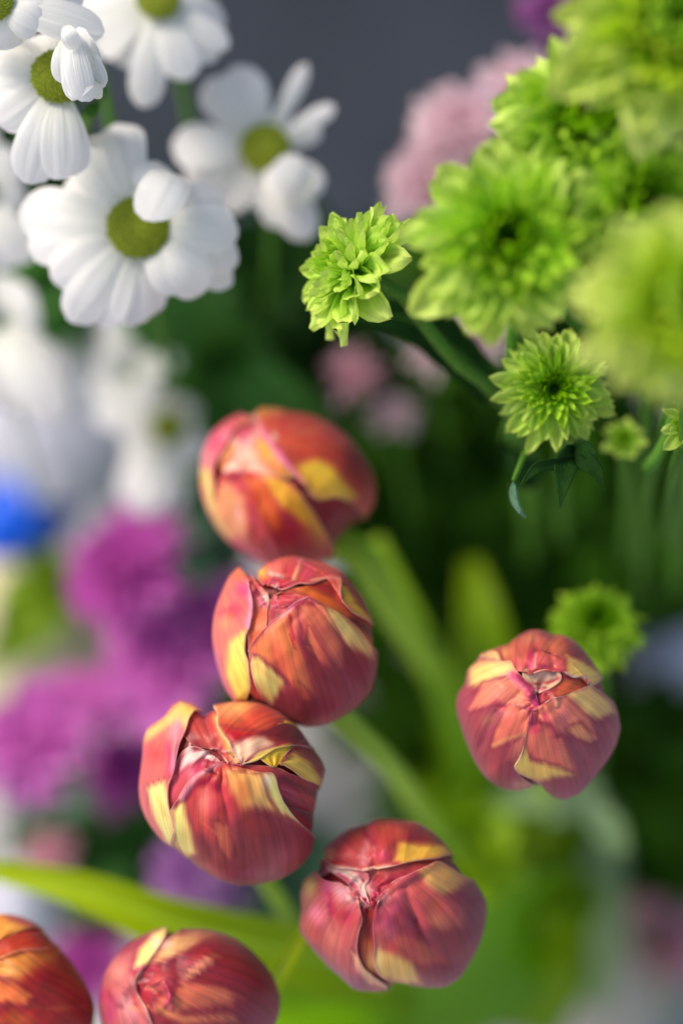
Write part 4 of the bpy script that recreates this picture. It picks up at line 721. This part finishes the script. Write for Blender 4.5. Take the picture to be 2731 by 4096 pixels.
for i, (pts, lb) in enumerate([([(670, 400, .45), (660, 440, .47), (640, 540, .6), (640, 620, .85)], 'green stem rising to the nearest bloom at the right edge'), ([(645, 470, .46), (662, 446, .455), (676, 400, .45)], 'short forked green twig under the nearest bloom'),
        ([(508, 400, .5), (520, 340, .47), (512, 318, .45)], 'thin forked twig under the large middle bloom'), ([(560, 310, .45), (590, 335, .46), (600, 350, .5)], 'dark twig between the small round bloom and the nearest bloom'), ([(92, 110, .46), (82, 130, .48), (80, 160, .5)], 'dark twig between the white daisies at upper left'),
        ([(120, 180, .56), (108, 110, .54), (100, 70, .53)], 'green stem behind the upper left daisies'), ([(195, 190, .6), (190, 130, .58), (180, 80, .57)], 'green stem between the top daisy and the right daisy')]):
    org = at(*pts[-1]); t = thing('flower_stem', org, lb, 'stem'); tube('stalk', [at(*p) for p in pts], [.0022, .002, .0016], M['mumstem'], t, org, ridges=.06, sides=12)

# sprigs of background leaves: each a thing with its own leaves
leaf_meshes = {}
def leaf_mesh(mat):
    if mat not in leaf_meshes: leaf_meshes[mat] = [ray_mesh('leaf', M[mat], w_, c_, .25, .45, 0, n=7, m=5, seed=q) for q, (w_, c_) in enumerate([(.42, -.5), (.5, .3), (.36, -.9)])]
    return leaf_meshes[mat]
def sprig(label, x, y, rpx, d, n, mat, size, seed, spread=.05):
    rg = random.Random(seed); c = at(x, y, d); Rr = rpx * K * d
    org = at(x + rg.uniform(-10, 10), y + rpx * .9, d + .22); t = thing('foliage_sprig', org, label, 'foliage')
    ms = leaf_mesh(mat)
    for k in range(n):
        a = rg.uniform(0, 6.28); r = Rr * math.sqrt(rg.random()); p = c + E1 * r * math.cos(a) + E2 * r * math.sin(a) + FW * rg.uniform(-spread, spread)
        ax = cdir(rg.uniform(-.5, .5), rg.uniform(-.2, .7), .9); s = size * rg.uniform(.7, 1.2)
        o = bpy.data.objects.new('leaf', ms[k % 3]); link(o, t); o.matrix_local = Matrix.Translation(p - org) @ basis(ax, rg.uniform(0, 6.28)) @ Matrix.Scale(s, 4) @ Matrix.Translation((0, -.5, 0))
    tube('stalk', [c - E3 * .01, (c + org) / 2, org], [.0015, .002, .002], M['mumstem'], t, org, sides=6, n=10)
SP = [('dark leaves between the white daisies and the small sharp bloom', 275, 275, 50, .80, 24, 'darkleaf', .05), ('green leaves under the large white daisy', 185, 335, 45, .74, 16, 'midleaf', .045),
 ('dark green leaves left under the large white daisy', 50, 300, 40, .75, 14, 'midleaf', .045), ('dark leaves right of the lowest white daisy', 220, 420, 40, .85, 20, 'midleaf', .05),
 ('dull blue green leaves between lowest white daisy and second tulip', 200, 540, 45, .92, 20, 'blueleaf', .05), ('dark leaves above the topmost tulip', 300, 345, 60, .92, 30, 'darkleaf', .06), ('dim leaves right above the topmost tulip', 360, 420, 50, .95, 30, 'darkleaf', .06),
 ('deep shaded leaves right of the topmost tulip', 430, 480, 70, .86, 50, 'shadeleaf', .06), ('deep shaded leaves in the middle right', 520, 530, 80, .88, 60, 'shadeleaf', .06), ('deep shaded leaves at the right edge', 630, 530, 80, .86, 60, 'shadeleaf', .06),
 ('deep shaded leaves behind the bent stem', 450, 400, 50, .84, 30, 'shadeleaf', .05), ('deep shaded leaves below the small round bloom', 590, 450, 60, .7, 40, 'shadeleaf', .045), ('deep shaded leaves behind the right tulip', 520, 640, 80, .95, 50, 'shadeleaf', .06), ('deep green leaves right of the right tulip', 660, 760, 60, .9, 40, 'shadeleaf', .06),
 ('dark green leaves right of the right tulip, lower down', 650, 840, 50, .95, 30, 'shadeleaf', .06), ('mid green leaves between the right tulip and the wine red one', 470, 800, 50, .8, 20, 'oliveleaf', .05), ('mid green leaves at the foot of the right tulip', 540, 840, 50, .86, 20, 'oliveleaf', .05),
 ('green leaves at far left below the purple bloom', 60, 800, 45, .86, 24, 'blueleaf', .045), ('dark green leaves left of the sharp tulip', 110, 830, 50, .88, 30, 'midleaf', .045), ('dark green leaves under the lilac blooms', 140, 870, 50, .9, 30, 'shadeleaf', .05),
 ('grey green leaves above the lime leaf', 300, 880, 45, .9, 20, 'blueleaf', .05), ('dark leaves below the purple group', 150, 790, 40, .95, 20, 'shadeleaf', .05), ('yellowish leaves at the left edge beside the blue bag', 50, 600, 40, 1.0, 12, 'oliveleaf', .05), ('dark leaves between the purple group and second tulip', 210, 710, 30, .9, 14, 'shadeleaf', .04),
 ('pale green leaves low on the right under the right tulip', 560, 800, 30, .74, 7, 'paleleaf', .04), ('bright leaves under the right tulip', 480, 860, 45, .86, 9, 'oliveleaf', .05), ('yellow green leaves low in the middle beside the wine red tulip', 520, 930, 50, .8, 10, 'limeleaf', .05),
 ('dark leaves behind the green cluster', 600, 260, 90, .6, 50, 'shadeleaf', .05), ('dark leaves behind the pale pink blooms', 520, 200, 60, .85, 20, 'shadeleaf', .05), ('dark leaves under the top white daisies', 60, 165, 40, .62, 14, 'darkleaf', .04)]
for i, (lb, x, y, r, d, n, mt, sz) in enumerate(SP): sprig(lb, x, y, r, d, n, mt, sz, 100 + i)
# dense far foliage: uncountable mass
rg = random.Random(77); V, F, UV = [], [], []
def reg(x, y):      # where the far green reads
    return (x > 330 and 380 < y < 760) or (x > 560 and y > 700 and y < 860) or (200 < x < 560 and 230 < y < 480) or (60 < x < 240 and 780 < y < 900) or (380 < x < 560 and 760 < y < 900) or (x > 480 and y < 420 and y > 150)
k = 0
while k < 900:
    x, y = rg.uniform(60, 760), rg.uniform(150, 920)
    if not reg(x, y): continue
    p = at(x, y, rg.uniform(1.0, 1.2)); Bm = basis(cdir(rg.uniform(-.6, .6), rg.uniform(-.3, .8), .8), rg.uniform(0, 6.28)).to_3x3(); s = rg.uniform(.04, .08); nv = len(V)
    for (a, b_, c_) in ((0, -.5, 0), (.2, -.1, .05), (.16, .25, .03), (0, .55, -.1), (-.16, .25, .03), (-.2, -.1, .05), (0, 0, -.02)): V.append((p + Bm @ (Vector((a, b_, c_)) * s))[:]); UV.append((a + .5, b_ + .5))
    F += [(nv+6, nv, nv+1), (nv+6, nv+1, nv+2), (nv+6, nv+2, nv+3), (nv+6, nv+3, nv+4), (nv+6, nv+4, nv+5), (nv+6, nv+5, nv)]; k += 1
tag(mobj('dense_foliage', mesh_from('dense_foliage', V, F, M['shadeleaf'], UV)), 'mass of dark green leaves in deep shade behind all the flowers', 'foliage', kind='stuff')

# ================================================================== things behind
def sheet_bag(name, label, cat, x, y, d, wpx, hpx, mat, seed, rot=0):
    rg = np.random.RandomState(seed); n = 26
    c = at(x, y, d); org = c - E2 * (hpx * K * d / 2) + FW * .03; t = thing(name, org, label, cat)
    u = np.linspace(0, 2 * math.pi, n); v = np.linspace(0, 1, n); V, UV = [], []
    for vi in v:
        for ui in u:
            r = (.62 + .38 * math.sin(vi * 2.6)) * (1 + .08 * math.sin(5 * ui + seed) * (.3 + vi) + .05 * math.sin(9 * ui + 7 * vi))
            X = math.cos(ui) * r * wpx / 2 * K * d; Y = (vi - .5) * hpx * K * d; Z = math.sin(ui) * r * wpx / 2 * K * d * .7
            ca, sa = math.cos(rot), math.sin(rot)
            p = c + E1 * (X * ca - Y * sa) + E2 * (X * sa + Y * ca) + E3 * Z
            V.append((p - org)[:]); UV.append((ui, vi))
    o = mobj('sleeve', mesh_from('sleeve', V, grid_faces(n, n), M[mat], UV), t); so = o.modifiers.new('thick', 'SOLIDIFY'); so.thickness = .0008
    hem = [V[(n - 1) * n + j] for j in range(n)]
    tube('hem', [Vector(h) + org for h in hem], [.0015, .0015], M[mat], t, org, n=60, sides=6)
sheet_bag('plastic_bag', 'bright blue plastic bag at the left edge behind the flowers', 'bag', 16, 522, 1.1, 84, 185, 'blue', 3, -.78)
sheet_bag('paper_wrap', 'pale grey paper wrap left of the lowest white daisy', 'wrapping paper', 75, 440, 1.1, 170, 130, 'greypaper', 5)
sheet_bag('paper_wrap', 'cream paper wrap at the left edge above the purple bloom', 'wrapping paper', 20, 635, 1.1, 190, 150, 'cream', 6)
sheet_bag('paper_wrap', 'pale grey wrap at lower left behind the orange corner tulip', 'wrapping paper', 22, 912, .85, 76, 74, 'greypaper', 7)
sheet_bag('paper_wrap', 'brown paper wrap low at the right behind everything', 'wrapping paper', 590, 960, 1.05, 200, 150, 'kraft', 12, .4)
sheet_bag('paper_wrap', 'pale grey wrap at the right edge behind the green button bloom', 'wrapping paper', 668, 665, 1.0, 90, 60, 'greypaper', 9, .3)

# ================================================================== setting
def boxobj(name, x0, x1, y0, y1, z0, z1, mat):
    V = [(x, y, z) for x in (x0, x1) for y in (y0, y1) for z in (z0, z1)]
    F = [(0,1,3,2), (4,6,7,5), (0,4,5,1), (2,3,7,6), (0,2,6,4), (1,5,7,3)]
    return mobj(name, mesh_from(name, V, F, M[mat], smooth=False))
V = [(-40, -40, 0), (40, -40, 0), (40, 60, 0), (-40, 60, 0)]
tag(mobj('ground', mesh_from('ground', V, [(0, 1, 2, 3)], M['ground'], smooth=False)), kind='structure')
tag(boxobj('wall', -6, 6, 1.55, 1.75, -.01, 2.6, 'wall'), 'dark slate grey wall behind the flowers', 'wall')
